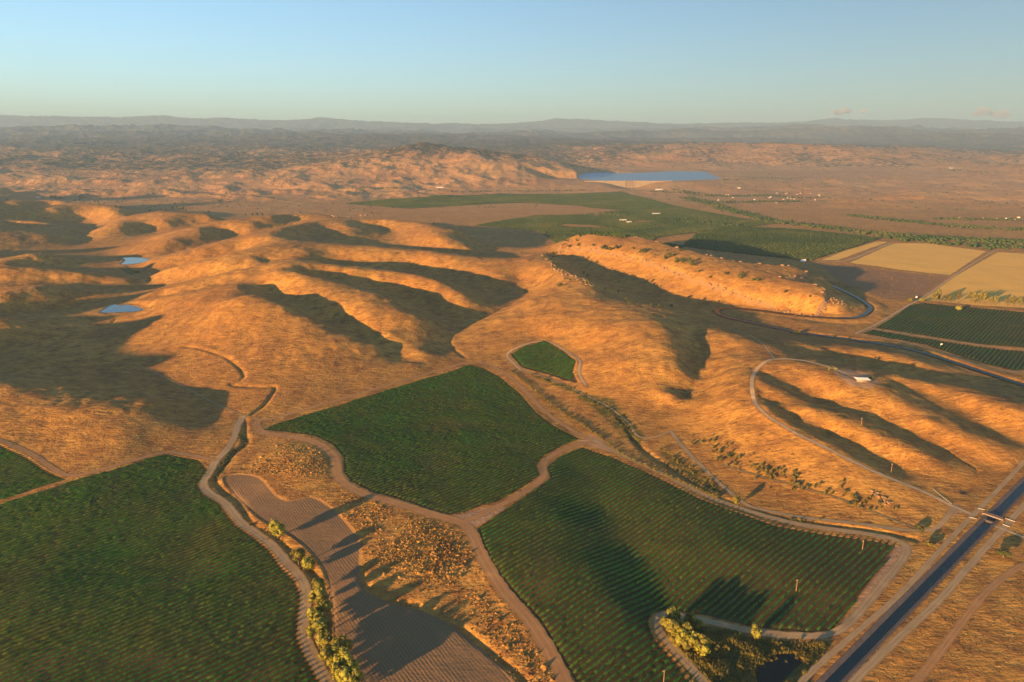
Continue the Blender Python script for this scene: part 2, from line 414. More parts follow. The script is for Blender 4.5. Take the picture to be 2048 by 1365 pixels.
# ------------------------------------------------------------------ relief too fine for the survey
relief = sstep(5200, 8500, GYY) 
lakeish = np.exp(-((GX - 1650) / 1100.0) ** 2 - ((GYY - 8500) / 1000.0) ** 2)
r1 = ridged(GX, GYY, 1500.0, 5, 11)
r2 = ridged(GX, GYY, 520.0, 4, 23)
hillmask = sstep(20, 160, H)
H += relief * hillmask * (1 - lakeish) * (r1 * 40.0 + r2 * 24.0) * (1 + sstep(14000, 30000, GYY) * 0.6)
r3 = ridged(GX, GYY, 7000.0, 5, 71)
H += sstep(17000, 26000, GYY) * (1 - sstep(44000, 49000, GYY)) * (r3 - 0.9) * 190.0
lowhills = sstep(5000, 5900, GYY) * (1 - sstep(7600, 9000, GYY)) * (1 - sstep(-900, 100, GX))
H += lowhills * np.maximum(fbm(GX, GYY, 420.0, 4, 5), -0.1) * 42.0
rightroll = sstep(3900, 5500, GYY) * sstep(900, 2200, GX - 0.12 * GYY) * (1 - sstep(8000, 9500, GYY))
H += rightroll * (fbm(GX * 0.7, GYY, 480.0, 4, 77) * 27.0 + 6)
midlump = np.exp(-((GX + 300 - (GYY - 7500) * 0.1) / 1300.0) ** 2) * sstep(6300, 7000, GYY) * (1 - sstep(8600, 9600, GYY))
H += midlump * (ridged(GX, GYY, 380.0, 3, 41) * 22.0)
# two small buttes on the plain at the far left
for bpx, bpy_, hh_, rr_, cap in ((52, 401, 92.0, 105.0, 0.72), (-6, 399, 120.0, 150.0, 0.8)):
    bx_, by_, _ = sight(bpx, bpy_, -10)
    rr2 = np.hypot(GX - bx_, (GYY - by_) * 0.8) * (1 + 0.15 * fbm(GX, GYY, 120.0, 2, 44))
    H += hh_ * np.minimum(np.exp(-(rr2 / rr_) ** 2) , cap)
# rimrock of the mesa
msdf = sdf_poly(mesa[:, :2], 80.0, -80.0).astype(float)
jag = fbm(GX, GYY, 40.0, 3, 61) * 9.0
H += RIM * (sstep(-3.0, 2.0, msdf + jag) - 0.38) * sstep(-80, -20, msdf) * 1.0
# rolling of the near ground
nearm = 1 - sstep(4200, 5200, GYY)
hilly = sstep(8, 30, H) * nearm
H += nearm * (fbm(GX, GYY, 120.0, 3, 3) * 0.9)
H += hilly * (fbm(GX, GYY, 70.0, 3, 91) * 1.3 + fbm(GX, GYY, 22.0, 2, 19) * 0.5)
H += hilly * (np.abs(pnoise(GX / 75.0, GYY / 75.0, 301)) * 2.0 + np.abs(pnoise(GX / 31.0 + 5, GYY / 31.0, 302)) * 1.1 - 1.0)
H += nearm * fbm(GX, GYY, 9.0, 2, 55) * 0.22 * (0.3 + hilly)
# ------------------------------------------------------------------ outlines of fields, roads and water (sight lines)
def lake_poly(pts, z): return np.array([sight(a, b, z)[:2] for a, b in pts])
LAKE_Z = 35.0
lake = lake_poly([(1146,354),(1165,346),(1200,344.5),(1240,347),(1300,345.5),(1335,343),(1400,343),(1421,346),(1424,351),(1438,355),(1446,357),(1430,359.5),(1400,360.5),(1345,362.3),(1170,362.3)], LAKE_Z)
lake = smooth_line(lake, 2, True)
ls = sdf_poly(lake, 1500.0, -1500.0).astype(float)
fade = 1 - sstep(120, 1300, -ls)
knoll = fbm(GX, GYY, 330.0, 3, 15) * 9.0
H = np.where(ls > 0, LAKE_Z - 6.0, np.maximum(H, (LAKE_Z + 1.5 + np.maximum(knoll, 0) * sstep(0, 150, -ls)) * fade + np.minimum(H, LAKE_Z) * (1 - fade)))
H = np.where((ls <= 0) & (ls > -900) & (GYY < 7900), np.minimum(H, LAKE_Z + 4 + 14 * sstep(0, 500, -ls) + 400 * sstep(450, 900, -ls)), H)
dam_x0, dam_x1, dam_y = 745.0, 1655.0, 7230.0
foot = np.exp(-(((GX - 1215) / 230.0) ** 2)) * sstep(6300, 6900, GYY) * (1 - sstep(dam_y - 10, dam_y + 30, GYY))
abut = (sstep(560, 800, GX) * (1 - sstep(900, 1080, GX)) + sstep(1380, 1560, GX) * (1 - sstep(1900, 2300, GX))) * sstep(6500, 7000, GYY) * (1 - sstep(dam_y - 20, dam_y + 20, GYY))
H = np.maximum(H, H * (1 - abut) + (18.0 + knoll) * abut)
H = H * (1 - foot) + np.minimum(H, -26.0) * foot
ponds = {}
for nm, zo, pts in (('upper', 0, [(240,529.5),(247,525),(252,520),(243,516),(270,515),(303,518),(288,525),(262,529)]),
                    ('lower', 0, [(196,626.5),(213,617),(219,612),(230,609),(240,612),(252,610),(268,613),(287,619),(276,623),(240,625)]),
                    ('reed', 0, [(1520,1328),(1514,1348),(1518,1380),(1585,1380),(1616,1342),(1602,1316),(1572,1304),(1546,1309),(1534,1322)])):
    gp = np.array([ground(*p) for p in pts]); z0 = float(np.median(gp[:, 2])) - (1.0 if nm == 'reed' else 0.2)
    poly = np.array([sight(a, b, z0)[:2] for a, b in pts])
    if nm == 'reed': poly = smooth_line(poly, 2, True)
    else: poly = smooth_line(poly, 1, True)
    s = sdf_poly(poly, 40.0, -40.0).astype(float)
    m = sstep(-34, -5, s)
    H = np.where(s > -1.5, z0 - 1.2 , H * (1 - m) + (z0 + 0.35) * m)
    ponds[nm] = (poly, z0)

ROADS = [  # name, width, colour, line
 ('red', 13.0, [(1140,1385),(1105,1310),(1060,1240),(1012,1190),(985,1150),(962,1110),(947,1072),(930,1046),(880,1034),(800,1008),(740,994),(692,972),(672,948),(672,918),(648,893),(612,878),(560,871),(522,866),(511,852),(516,842)]),
 ('red', 7.5, [(505,836),(530,842),(560,834),(700,794),(800,763),(900,735),(945,722),(978,728),(1012,747),(1050,780),(1080,815),(1120,847),(1172,876),(1196,884)]),
 ('red', 9.0, [(1196,884),(1150,890),(1104,910),(1084,930),(1091,955),(1050,985),(1000,1012),(930,1044)]),
 ('grey', 8.5, [(1186,880),(1250,914),(1330,950),(1400,987),(1470,1013),(1560,1042),(1650,1057),(1750,1071),(1800,1081),(1818,1100),(1790,1140),(1720,1225),(1682,1268),(1620,1275),(1500,1264),(1420,1243),(1335,1228),(1311,1238),(1320,1270),(1370,1322),(1425,1385)]),
 ('grey', 10.0, [(486,832),(475,850),(468,880),(450,905),(431,922),(420,945),(404,966),(414,985),(445,1001),(466,1025),(482,1046),(520,1070),(550,1095),(572,1125),(600,1152),(614,1182),(610,1230),(606,1270),(630,1320),(668,1385)]),
 ('red', 8.0, [(433,921),(390,912),(330,903),(290,915),(220,935),(142,957),(110,940),(60,905),(0,880),(-60,862)]),
 ('pale', 6.5, [(1945,1030),(1908,1014),(1850,984),(1760,950),(1700,921),(1640,890),(1560,850),(1516,820),(1502,780),(1506,746),(1521,729),(1548,718),(1600,720),(1650,732),(1692,748)]),
 ('pale', 2.6, [(1548,718),(1536,700),(1520,684),(1500,670)]),
 ('grey', 6.0, [(1908,1016),(1885,1048),(1862,1064),(1800,1060),(1700,1045),(1600,1035),(1530,1020),(1490,1010),(1460,985),(1430,960),(1390,920),(1362,890),(1341,862)]),
 ('grey', 4.5, [(1341,862),(1300,880),(1270,872),(1262,848),(1230,820),(1150,781),(1100,757),(1042,741)]),
 ('pale', 5.5, [(1042,741),(1024,725),(1010,710),(1030,696),(1085,678),(1130,700),(1164,720),(1155,745),(1172,772)]),
 ('grey', 5.5, [(1582,1395),(1632,1342),(1711,1270),(1789,1204),(1855,1132),(1909,1069),(1962,1016),(2070,898)]),
 ('grey', 7.0, [(1690,1385),(1732,1342),(1800,1277),(1878,1206),(1935,1138),(1990,1076),(2070,990)]),
 ('red', 7.0, [(1815,1385),(1851,1342),(1905,1272),(1952,1206),(2012,1148),(2070,1122)]),
 ('pale', 5.0, [(1985,1052),(2010,1062),(2060,1080)]),
 ('pale', 6.0, [(1711,668),(1762,645),(1816,611),(1840,600),(1905,553),(1978,508),(1996,500)]),
 ('pale', 5.0, [(1735,656),(1850,674.5),(1950,690),(2070,702)]),
 ('grey', 6.0, [(1711,668),(1780,681),(1850,693),(1960,736),(2030,746),(2070,742)]),
 ('pale', 9.0, [(1640,524),(1690,525),(1740,504),(1782,487)]),
 ('grey', 2.2, [(1440,930),(1560,965),(1660,990),(1760,1030),(1840,1060)]),
 ('grey', 2.0, [(270,728),(330,755),(400,792),(470,825),(500,834)]),
]
roads = []
for col, w, pts in ROADS:
    ln = densify(smooth_line(gpoly(pts), 3), 3.0 if w > 0 else 3.0)
    if ln[:, 1].mean() > 1600: ln = densify(smooth_line(gpoly(pts), 2), 8.0)
    roads.append((col, w, ln))
CANAL_W = 7.0
canal = densify(gpoly([(1632,1400),(1682,1342),(1826,1206),(1953,1069),(2120,890)]), 4.0)
canal = np.linspace(canal[0], canal[-1], len(canal))
WIND_W = 7.0
wind = densify(smooth_line(np.array([sight(a_, b_, 10.0)[:2] for a_, b_ in [(1662,570),(1690,582),(1715,595),(1735,607),(1743,616),(1735,625),(1718,634),(1690,636),(1640,634),(1580,628),(1520,620),(1470,615),(1440,616),(1431,622),(1445,632),(1490,642),(1550,655),(1620,668),(1700,678),(1780,690),(1850,705),(1920,728),(1980,748),(2075,778)]]), 2), 6.0)

def nearest_on(X, Y, line, vals):
    best = np.full(X.shape, 1e18); val = np.zeros(X.shape)
    for k in range(len(line) - 1):
        a, b = line[k], line[k + 1]
        dx, dy = b - a; L2 = dx * dx + dy * dy + 1e-9
        t = np.clip(((X - a[0]) * dx + (Y - a[1]) * dy) / L2, 0, 1)
        q = (X - a[0] - t * dx) ** 2 + (Y - a[1] - t * dy) ** 2
        u = q < best
        best[u] = q[u]; val[u] = (vals[k] + (vals[k + 1] - vals[k]) * t)[u]
    return np.sqrt(best), val
def box_smooth(v, k):
    k = max(1, min(k, len(v) // 2)); pad = np.concatenate([np.full(k, v[0]), v, np.full(k, v[-1])])
    return np.convolve(pad, np.ones(2 * k + 1) / (2 * k + 1), 'valid')
def chunks(line, m=24):
    for k in range(0, len(line) - 1, m): yield k, min(k + m + 1, len(line))
def grade(line, z, inner, outer, dz=0.0):
    """level the ground along a line"""
    for a, b in chunks(line):
        bx_ = near_box(line[a:b], outer + 1)
        if bx_ is None: continue
        X, Y = GX[bx_], GYY[bx_]
        d, v = nearest_on(X, Y, line[a:b], z[a:b])
        m = 1 - sstep(inner, outer, d)
        H[bx_] = H[bx_] * (1 - m) + (v + dz) * m
def carve(line, depth, w):
    for a, b in chunks(line):
        bx_ = near_box(line[a:b], 3 * w)
        if bx_ is None: continue
        d = line_dist(GX[bx_], GYY[bx_], line[a:b])
        H0[bx_] = np.minimum(H0[bx_], H[bx_] - depth * np.exp(-(d / w) ** 2))
H0 = H.copy()
CREEKS = [
 (2.6, 4.5, [(487,838),(488,868),(496,888),(468,903),(446,935),(424,957),(440,976),(470,996),(486,1020),(500,1050),(540,1070),(575,1098),(605,1128),(640,1160),(652,1190),(660,1240),(652,1290),(682,1340),(702,1385)]),
 (2.4, 4.0, [(725,1132),(727,1176),(800,1206),(860,1217),(920,1252),(980,1300),(1040,1350),(1075,1385)]),
 (2.4, 3.5, [(330,700),(372,690),(430,705),(470,725),(491,750),(480,762),(450,770),(520,775),(556,771),(540,795),(528,812),(500,830)]),
 (2.0, 4.0, [(1085,560),(1050,590),(1005,618),(965,637),(910,662),(895,690),(930,715)]),
 (2.6, 5.0, [(1240,830),(1262,868),(1290,905),(1340,935),(1400,975),(1450,1003),(1560,1034),(1650,1048),(1760,1062),(1830,1078)]),
 (1.5, 3.0, [(230,640),(215,655),(190,672),(240,690),(300,688)]),
 (1.5, 3.0, [(1890,900),(1930,925),(1960,940),(1950,965),(1925,985)]),
]
creek_lines = []
for dep, w, pts in CREEKS:
    ln = densify(smooth_line(gpoly(pts), 2), 6.0); creek_lines.append(ln); carve(ln, dep, w)
H = H0
road_z = []
for col, w, ln in roads:
    z = box_smooth(height(ln[:, 0], ln[:, 1]), 6)
    road_z.append(z); grade(ln, z, w / 2 + 1.0, w / 2 + 6.0)
cz = np.full(len(canal), float(np.mean(height(canal[:, 0], canal[:, 1])))) + 0.6
grade(canal, cz, CANAL_W / 2 + 15, CANAL_W / 2 + 26)
grade(canal, cz, CANAL_W / 2 + 1.6, CANAL_W / 2 + 3.6, -5.0)
wz = np.full(len(wind), 10.0)
grade(wind, wz, WIND_W / 2 + 9, WIND_W / 2 + 45)
grade(wind, wz, WIND_W / 2 + 3.5, WIND_W / 2 + 10, -3.5)

road_z = [box_smooth(height(ln[:, 0], ln[:, 1]), 2) for _, _, ln in roads]
FIELDS = dict(
 left=[(335,909),(398,920),(414,938),(416,946),(396,968),(408,988),(440,1007),(457,1031),(472,1050),(510,1077),(540,1102),(560,1132),(590,1162),(602,1190),(597,1240),(595,1275),(614,1317),(656,1395),(-70,1395),(-70,1036),(0,1010),(142,964),(220,943),(300,917)],
 corner=[(-70,872),(0,890),(50,913),(104,947),(132,959),(0,1000),(-70,1022)],
 centre=[(527,859),(560,846),(700,804),(800,773),(900,744),(942,730),(970,738),(1000,754),(1040,787),(1070,822),(1110,853),(1158,877),(1138,885),(1090,910),(1073,930),(1081,950),(1045,975),(1000,1000),(902,1030),(860,1019),(800,998),(742,982),(704,963),(688,944),(688,914),(666,888),(630,871),(570,863)],
 right=[(1166,895),(1230,917),(1320,957),(1400,998),(1470,1023),(1550,1052),(1640,1068),(1750,1083),(1793,1092),(1768,1130),(1698,1220),(1668,1259),(1620,1266),(1500,1254),(1420,1233),(1340,1220),(1304,1226),(1296,1245),(1306,1275),(1358,1332),(1396,1395),(1170,1395),(1114,1300),(1078,1240),(1022,1180),(992,1140),(968,1095),(956,1057),(1000,1027),(1060,987),(1102,957),(1096,935),(1117,916)],
 small=[(1022,709),(1042,697),(1088,681),(1130,704),(1153,721),(1146,745),(1157,766),(1130,760),(1090,746),(1045,735),(1033,722)],
 upper=[(1750,655),(1772,645),(1820,611),(1845,606),(1900,612),(1960,617),(2075,627),(2075,698),(1950,687),(1850,671)],
 lower=[(1726,667),(1745,660),(1850,678),(1950,693),(2075,706),(2075,737),(2030,741),(1972,729),(1850,689)],
)
fields = {k: gpoly(v) for k, v in FIELDS.items()}
vine_sdf = np.full((NR, NC), -60.0, np.float32)
for p in fields.values(): vine_sdf = np.maximum(vine_sdf, sdf_poly(p))
def many(polys, m=60.0, soft=0):
    s = np.full((NR, NC), -m, np.float32)
    for p in polys: s = np.maximum(s, sdf_poly(smooth_line(gpoly(p), soft, True) if soft else gpoly(p), m, -m))
    return s
plow_sdf = many([[(440,957),(468,947),(520,951),(548,988),(572,1003),(600,998),(628,992),(668,1018),(708,1060),(724,1090),(720,1130),(723,1182),(800,1212),(850,1224),(915,1258),(960,1298),(1010,1340),(1050,1395),(704,1395),(668,1300),(664,1230),(655,1150),(622,1100),(570,1062),(520,1040),(480,1004)]], 60.0, 2)
straw_sdf = many([[(1699,526),(1786,488),(1850,487),(1972,503),(1899,551),(1800,540)],[(1642,521),(1674,521),(1762,489),(1775,484),(1752,484),(1690,502)],[(1908,554),(1995,505),(2075,509),(2075,617),(1960,612),(1842,600)]])
brown_sdf = many([[(1640,530),(1700,532),(1800,545),(1896,554),(1832,600),(1770,600),(1700,575)]])
green_sdf = many([[(1322,1236),(1420,1252),(1500,1272),(1620,1284),(1660,1284),(1600,1395),(1400,1395),(1340,1290)],
 [(482,870),(496,880),(490,900),(465,915),(450,945),(436,962),(425,955),(440,930),(460,900),(482,892)],
 [(1230,800),(1262,840),(1290,870),(1280,900),(1240,870),(1200,830),(1150,790),(1100,768),(1060,752),(1080,752),(1160,785)],
 [(1320,895),(1380,935),(1430,970),(1450,995),(1400,978),(1330,930)],
 [(222,610),(260,608),(272,612),(250,613)],[(235,535),(255,532),(275,545),(262,550)]])
bare_sdf = many([[(1660,735),(1700,740),(1745,750),(1758,765),(1745,777),(1700,772),(1680,755)],[(1180,868),(1205,880),(1225,905),(1190,895),(1165,888),(1150,890),(1172,876)],
 [(905,1034),(1000,1008),(1010,1018),(960,1050),(940,1056)],[(1790,1092),(1822,1090),(1826,1106),(1700,1262),(1672,1262),(1760,1140)],[(1895,1015),(1912,1008),(1930,1022),(1908,1032)]])
for nm in ('upper', 'lower'):
    q_ = sdf_poly(ponds[nm][0], 60.0, -60.0); bare_sdf = np.maximum(bare_sdf, np.where((q_ < 2) & (q_ > -20), 6.0 + q_, -60.0).astype(np.float32))
ORCH = [[(690,408),(760,400.5),(870,391),(1000,388),(1100,389),(1180,386.5),(1245,383.5),(1290,396),(1345,412),(1420,426),(1500,440),(1560,447),(1520,452),(1430,462),(1350,471),(1300,478),(1250,465),(1185,447),(1195,432),(1243,421),(1180,416),(1160,412),(1120,410),(1050,406),(990,408),(900,413),(820,418)],
 [(950,452),(1000,443),(1070,432),(1185,430),(1205,450),(1282,465),(1312,478),(1250,478),(1160,474),(1080,463),(1000,455)],
 [(1308,481),(1400,463),(1500,455),(1600,460),(1700,470),(1762,478),(1700,497),(1622,522),(1500,510),(1400,498),(1330,487)]]
orch_sdf = many(ORCH, 80.0)
CLEAR = [[(1110,452),(1130,448),(1190,451),(1225,457),(1170,456)],[(1262,441),(1300,442),(1310,445),(1270,445)],[(1305,450),(1330,452),(1320,455)],[(1235,432),(1250,432),(1250,435)]]
orch_sdf = np.minimum(orch_sdf, -many(CLEAR, 80.0))
# ------------------------------------------------------------------ node helpers
class NT:
    def __init__(s, name):
        s.m = bpy.data.materials.new(name); s.m.use_nodes = True
        s.t = s.m.node_tree; s.n = s.t.nodes; s.l = s.t.links
        s.b = s.n['Principled BSDF']; s.b.inputs['Roughness'].default_value = 0.95
        s.b.inputs['Specular IOR Level'].default_value = 0.15
    def add(s, typ, **kw):
        q = s.n.new(typ)
        for k, v in kw.items(): setattr(q, k, v)
        return q
    def val(s, sock, v):
        if hasattr(v, 'is_output') or hasattr(v, 'links'): s.l.new(v, sock)
        else: sock.default_value = v
    def pos(s):
        if not hasattr(s, '_p'): s._p = s.add('ShaderNodeNewGeometry').outputs['Position']
        return s._p
    def mapped(s, scale=(1, 1, 1), rot=0.0):
        q = s.add('ShaderNodeMapping'); q.inputs['Scale'].default_value = scale; q.inputs['Rotation'].default_value = (0, 0, rot)
        s.l.new(s.pos(), q.inputs['Vector']); return q.outputs[0]
    def noise(s, wl_, detail=3, rough=0.55, vec=None, dist=0.0):
        q = s.add('ShaderNodeTexNoise'); q.inputs['Scale'].default_value = 1.0 / wl_; q.inputs['Detail'].default_value = detail
        q.inputs['Roughness'].default_value = rough; q.inputs['Distortion'].default_value = dist
        s.l.new(vec if vec is not None else s.pos(), q.inputs['Vector']); return q.outputs['Fac']
    def ramp(s, fac, stops):
        q = s.add('ShaderNodeValToRGB'); e = q.color_ramp.elements
        while len(e) < len(stops): e.new(0.5)
        for k, (p, c) in enumerate(stops):
            e[k].position = p; e[k].color = (*c, 1) if len(c) == 3 else c
        s.val(q.inputs[0], fac); return q.outputs[0]
    def mix(s, fac, a, b, blend='MIX'):
        q = s.add('ShaderNodeMix', data_type='RGBA', blend_type=blend)
        s.val(q.inputs['Factor'], fac)
        for sock, v in ((q.inputs[6], a), (q.inputs[7], b)):
            if isinstance(v, tuple): sock.default_value = (*v, 1)
            else: s.l.new(v, sock)
        return q.outputs[2]
    def math(s, op, a, b=0.0, clamp=False):
        q = s.add('ShaderNodeMath', operation=op, use_clamp=clamp)
        s.val(q.inputs[0], a); s.val(q.inputs[1], b); return q.outputs[0]
    def mapr(s, v, a, b, c=0.0, d=1.0, smooth=False):
        q = s.add('ShaderNodeMapRange'); q.interpolation_type = 'SMOOTHSTEP' if smooth else 'LINEAR'
        s.val(q.inputs[0], v)
        for k, w in zip((1, 2, 3, 4), (a, b, c, d)): q.inputs[k].default_value = w
        return q.outputs[0]
    def attr(s, name):
        q = s.add('ShaderNodeAttribute', attribute_name=name); return q.outputs['Fac']
    def bump(s, h, strength=1.0, dist=1.0):
        q = s.add('ShaderNodeBump'); q.inputs['Strength'].default_value = strength; q.inputs['Distance'].default_value = dist
        s.l.new(h, q.inputs['Height']); s.l.new(q.outputs[0], s.b.inputs['Normal']); return q
    def color(s, c):
        if isinstance(c, tuple): s.b.inputs['Base Color'].default_value = (*c, 1)
        else: s.l.new(c, s.b.inputs['Base Color'])
        return s

def mesh_obj(name, verts, faces, mat=None, parent=None, smooth=False, edges=()):
    me = bpy.data.meshes.new(name)
    me.from_pydata([tuple(map(float, v)) for v in verts], [], [tuple(int(i) for i in f) for f in faces])
    if mat: me.materials.append(mat)
    if smooth: me.polygons.foreach_set('use_smooth', np.ones(len(me.polygons), bool))
    me.update()
    o = bpy.data.objects.new(name, me); COL.objects.link(o)
    if parent: o.parent = parent
    return o
def np_mesh(name, V, F, mat=None, parent=None, smooth=False):
    """fast mesh from arrays; F is (n,3) or (n,4)"""
    me = bpy.data.meshes.new(name)
    V = np.ascontiguousarray(V, np.float32); F = np.ascontiguousarray(F, np.int32)
    k = F.shape[1]
    me.vertices.add(len(V)); me.vertices.foreach_set('co', V.ravel())
    me.loops.add(F.size); me.loops.foreach_set('vertex_index', F.ravel())
    me.polygons.add(len(F)); me.polygons.foreach_set('loop_start', np.arange(0, F.size, k, dtype=np.int32))
    me.polygons.foreach_set('loop_total', np.full(len(F), k, np.int32))
    if smooth: me.polygons.foreach_set('use_smooth', np.ones(len(F), bool))
    if mat: me.materials.append(mat)
    me.update(calc_edges=True)
    o = bpy.data.objects.new(name, me); COL.objects.link(o)
    if parent: o.parent = parent
    return o
def tag(o, label=None, cat=None, group=None, kind=None):
    if label: o['label'] = label
    if cat: o['category'] = cat
    if group: o['group'] = group
    if kind: o['kind'] = kind
    return o
def empty(name, loc, rz=0.0):
    o = bpy.data.objects.new(name, None); COL.objects.link(o)
    o.location = loc; o.rotation_euler = (0, 0, rz); o.empty_display_size = 2.0
    return o
# ------------------------------------------------------------------ materials
def grass_material():
    g = NT('dry_grass_ground')
    P = g.pos()
    n1 = g.noise(180, 5, 0.6); n2 = g.noise(22, 4, 0.6); n3 = g.noise(4.0, 4, 0.65)
    st = g.noise(1.0, 5, 0.62, g.mapped((1 / 15.0, 1 / 4.2, 1 / 9.0), math.radians(-28)))
    gold = g.mix(g.mapr(n1, 0.35, 0.65), (0.54, 0.295, 0.066), (0.42, 0.205, 0.047))
    gold = g.mix(g.mapr(n2, 0.42, 0.70), gold, (0.24, 0.112, 0.036))
    gold = g.mix(g.mapr(g.noise(420, 5, 0.6), 0.48, 0.68, 0, 0.55), gold, (0.30, 0.135, 0.042))
    gold = g.mix(g.mapr(n3, 0.5, 0.78), gold, (0.20, 0.11, 0.045))
    gold = g.mix(g.math('MULTIPLY', g.mapr(st, 0.535, 0.66, 0, 0.9), g.mapr(g.noise(55, 4, 0.65), 0.36, 0.60, 0.15, 1.0)), gold, (0.125, 0.07, 0.028))  # dark streaks: long shadows of grass clumps put into the colour
    gold = g.mix(g.mapr(st, 0.44, 0.3, 0, 0.6), gold, (0.64, 0.40, 0.105))
    # far country: redder ground, oak and brush cover too small to tell apart
    sep = g.add('ShaderNodeSeparateXYZ'); g.l.new(P, sep.inputs[0])
    fary = g.mapr(sep.outputs['Y'], 3000, 7000, 0, 1, True)
    f1 = g.noise(900, 6, 0.62); f2 = g.noise(160, 5, 0.6)
    farc = g.mix(g.mapr(f1, 0.35, 0.7), (0.50, 0.28, 0.105), (0.38, 0.185, 0.08))
    farc = g.mix(g.mapr(f2, 0.45, 0.75, 0, 0.5), farc, (0.55, 0.35, 0.14))
    wood = g.math('ADD', g.math('MULTIPLY', g.math('SUBTRACT', g.noise(1400, 6, 0.68), 0.5), 1.5), g.math('MULTIPLY', g.math('SUBTRACT', g.noise(80, 4, 0.7), 0.5), 2.2))
    wood = g.mapr(g.math('ADD', wood, g.attr('woods')), 0.42, 0.72, 0, 0.92, True)
    farc = g.mix(wood, farc, g.mix(g.mapr(sep.outputs['Y'], 11000, 22000), (0.050, 0.055, 0.036), (0.105, 0.12, 0.125)))  # cover turns paler and bluer with distance, haze put into its colour
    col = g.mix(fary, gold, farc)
    # edges of fields, roughened
    ew = g.math('MULTIPLY', g.math('SUBTRACT', g.noise(3.0, 3), 0.5), 3.0)
    def field(name, w=1.2):
        return g.mapr(g.math('ADD', g.attr(name), ew), -w, w)
    shaded_vsoil = g.mix(g.noise(2.5, 3), (0.075, 0.047, 0.024), (0.055, 0.05, 0.018))  # vineyard soil, its colour darkened for the shade between rows
    shaded_vsoil = g.mix(g.mapr(g.noise(70, 4), 0.55, 0.8), shaded_vsoil, (0.17, 0.10, 0.05))
    col = g.mix(field('vine'), col, shaded_vsoil)
    wv = g.add('ShaderNodeTexWave', wave_type='BANDS', bands_direction='X')
    wv.inputs['Scale'].default_value = 0.11; wv.inputs['Distortion'].default_value = 3.0; wv.inputs['Detail'].default_value = 3; wv.inputs['Detail Scale'].default_value = 0.4
    g.l.new(g.mapped((1, 1, 1), math.radians(-35)), wv.inputs['Vector'])
    psoil = g.mix(wv.outputs['Fac'], (0.20, 0.125, 0.062), (0.25, 0.16, 0.08))
    psoil = g.mix(g.mapr(g.noise(35, 4, 0.6), 0.5, 0.7, 0, 0.6), psoil, (0.30, 0.18, 0.085))
    psoil = g.mix(g.mapr(g.noise(0.8, 2), 0.66, 0.72), psoil, (0.42, 0.33, 0.25))
    pm = field('plow', 2.0); col = g.mix(pm, col, psoil)
    sw = g.noise(1.0, 4, 0.5, g.mapped((1 / 60.0, 1 / 5.0, 1), math.radians(62)))
    straw = g.mix(sw, (0.88, 0.52, 0.11), (0.74, 0.42, 0.085))
    col = g.mix(field('straw', 2.5), col, straw)
    col = g.mix(g.math('MULTIPLY', field('brown', 3.0), 0.8), col, g.mix(g.noise(30, 4), (0.22, 0.12, 0.07), (0.28, 0.17, 0.09)))
    lush = g.mix(g.noise(7, 4, 0.6), (0.035, 0.055, 0.014), (0.13, 0.12, 0.035))
    col = g.mix(g.math('MULTIPLY', field('green', 4.0), g.mapr(g.noise(9, 3), 0.35, 0.55, 0.35, 1)), col, lush)
    col = g.mix(field('bare', 2.0), col, g.mix(g.noise(5, 4), (0.36, 0.22, 0.12), (0.44, 0.28, 0.16)))
    col = g.mix(field('orch', 4.0), col, g.mix(g.noise(20, 4), (0.05, 0.06, 0.025), (0.10, 0.09, 0.04)))
    rock = g.mix(g.noise(3.0, 4, 0.7), (0.36, 0.22, 0.10), (0.22, 0.13, 0.07))
    col = g.mix(g.mapr(g.attr('rock'), 0.3, 0.8), col, rock)
    g.color(col)
    # relief of tufts and clods
    hgt = g.math('ADD', g.math('MULTIPLY', n3, 1.0), g.math('MULTIPLY', st, 1.5))
    hgt = g.math('ADD', hgt, g.math('MULTIPLY', n2, 1.6))
    hgt = g.math('MULTIPLY', hgt, g.mapr(g.attr('vine'), -2, 2, 1.0, 0.35))
    hgt = g.math('MULTIPLY', hgt, g.mapr(g.attr('straw'), -3, 3, 1.0, 0.25))
    hgt = g.math('MULTIPLY', hgt, g.mapr(g.attr('plow'), -2, 2, 1.0, 0.25))
    hgt = g.math('ADD', hgt, g.math('MULTIPLY', g.math('MULTIPLY', g.math('MULTIPLY', wv.outputs['Fac'], pm), g.mapr(g.noise(45, 3), 0.35, 0.65)), 0.10))
    hgt = g.math('ADD', hgt, g.math('MULTIPLY', g.math('MULTIPLY', g.noise(120, 5, 0.65), fary), 30.0))
    g.bump(hgt, 0.9, 1.15)
    return g.m
M_ground = grass_material()
def simple(name, c1, c2, wl_=3.0, rough=0.95, bump=0.0, detail=4):
    g = NT(name); g.b.inputs['Roughness'].default_value = rough
    f = g.noise(wl_, detail, 0.6)
    g.color(g.mix(g.mapr(f, 0.3, 0.7), c1, c2))
    if bump: g.bump(f, 1.0, bump)
    return g.m
def leaf_mat(name, c1, c2, c3, wl_=2.0):
    g = NT(name); g.b.inputs['Roughness'].default_value = 0.75; g.b.inputs['Specular IOR Level'].default_value = 0.25
    f = g.noise(wl_, 4, 0.7)
    c = g.ramp(f, [(0.30, c1), (0.52, c2), (0.72, c3)])
    oi = g.add('ShaderNodeObjectInfo')
    hs = g.add('ShaderNodeHueSaturation'); g.l.new(c, hs.inputs['Color'])
    g.val(hs.inputs['Value'], g.mapr(oi.outputs['Random'], 0, 1, 0.75, 1.25)); g.val(hs.inputs['Hue'], g.mapr(oi.outputs['Random'], 0, 1, 0.485, 0.51))
    g.color(hs.outputs[0]); return g.m
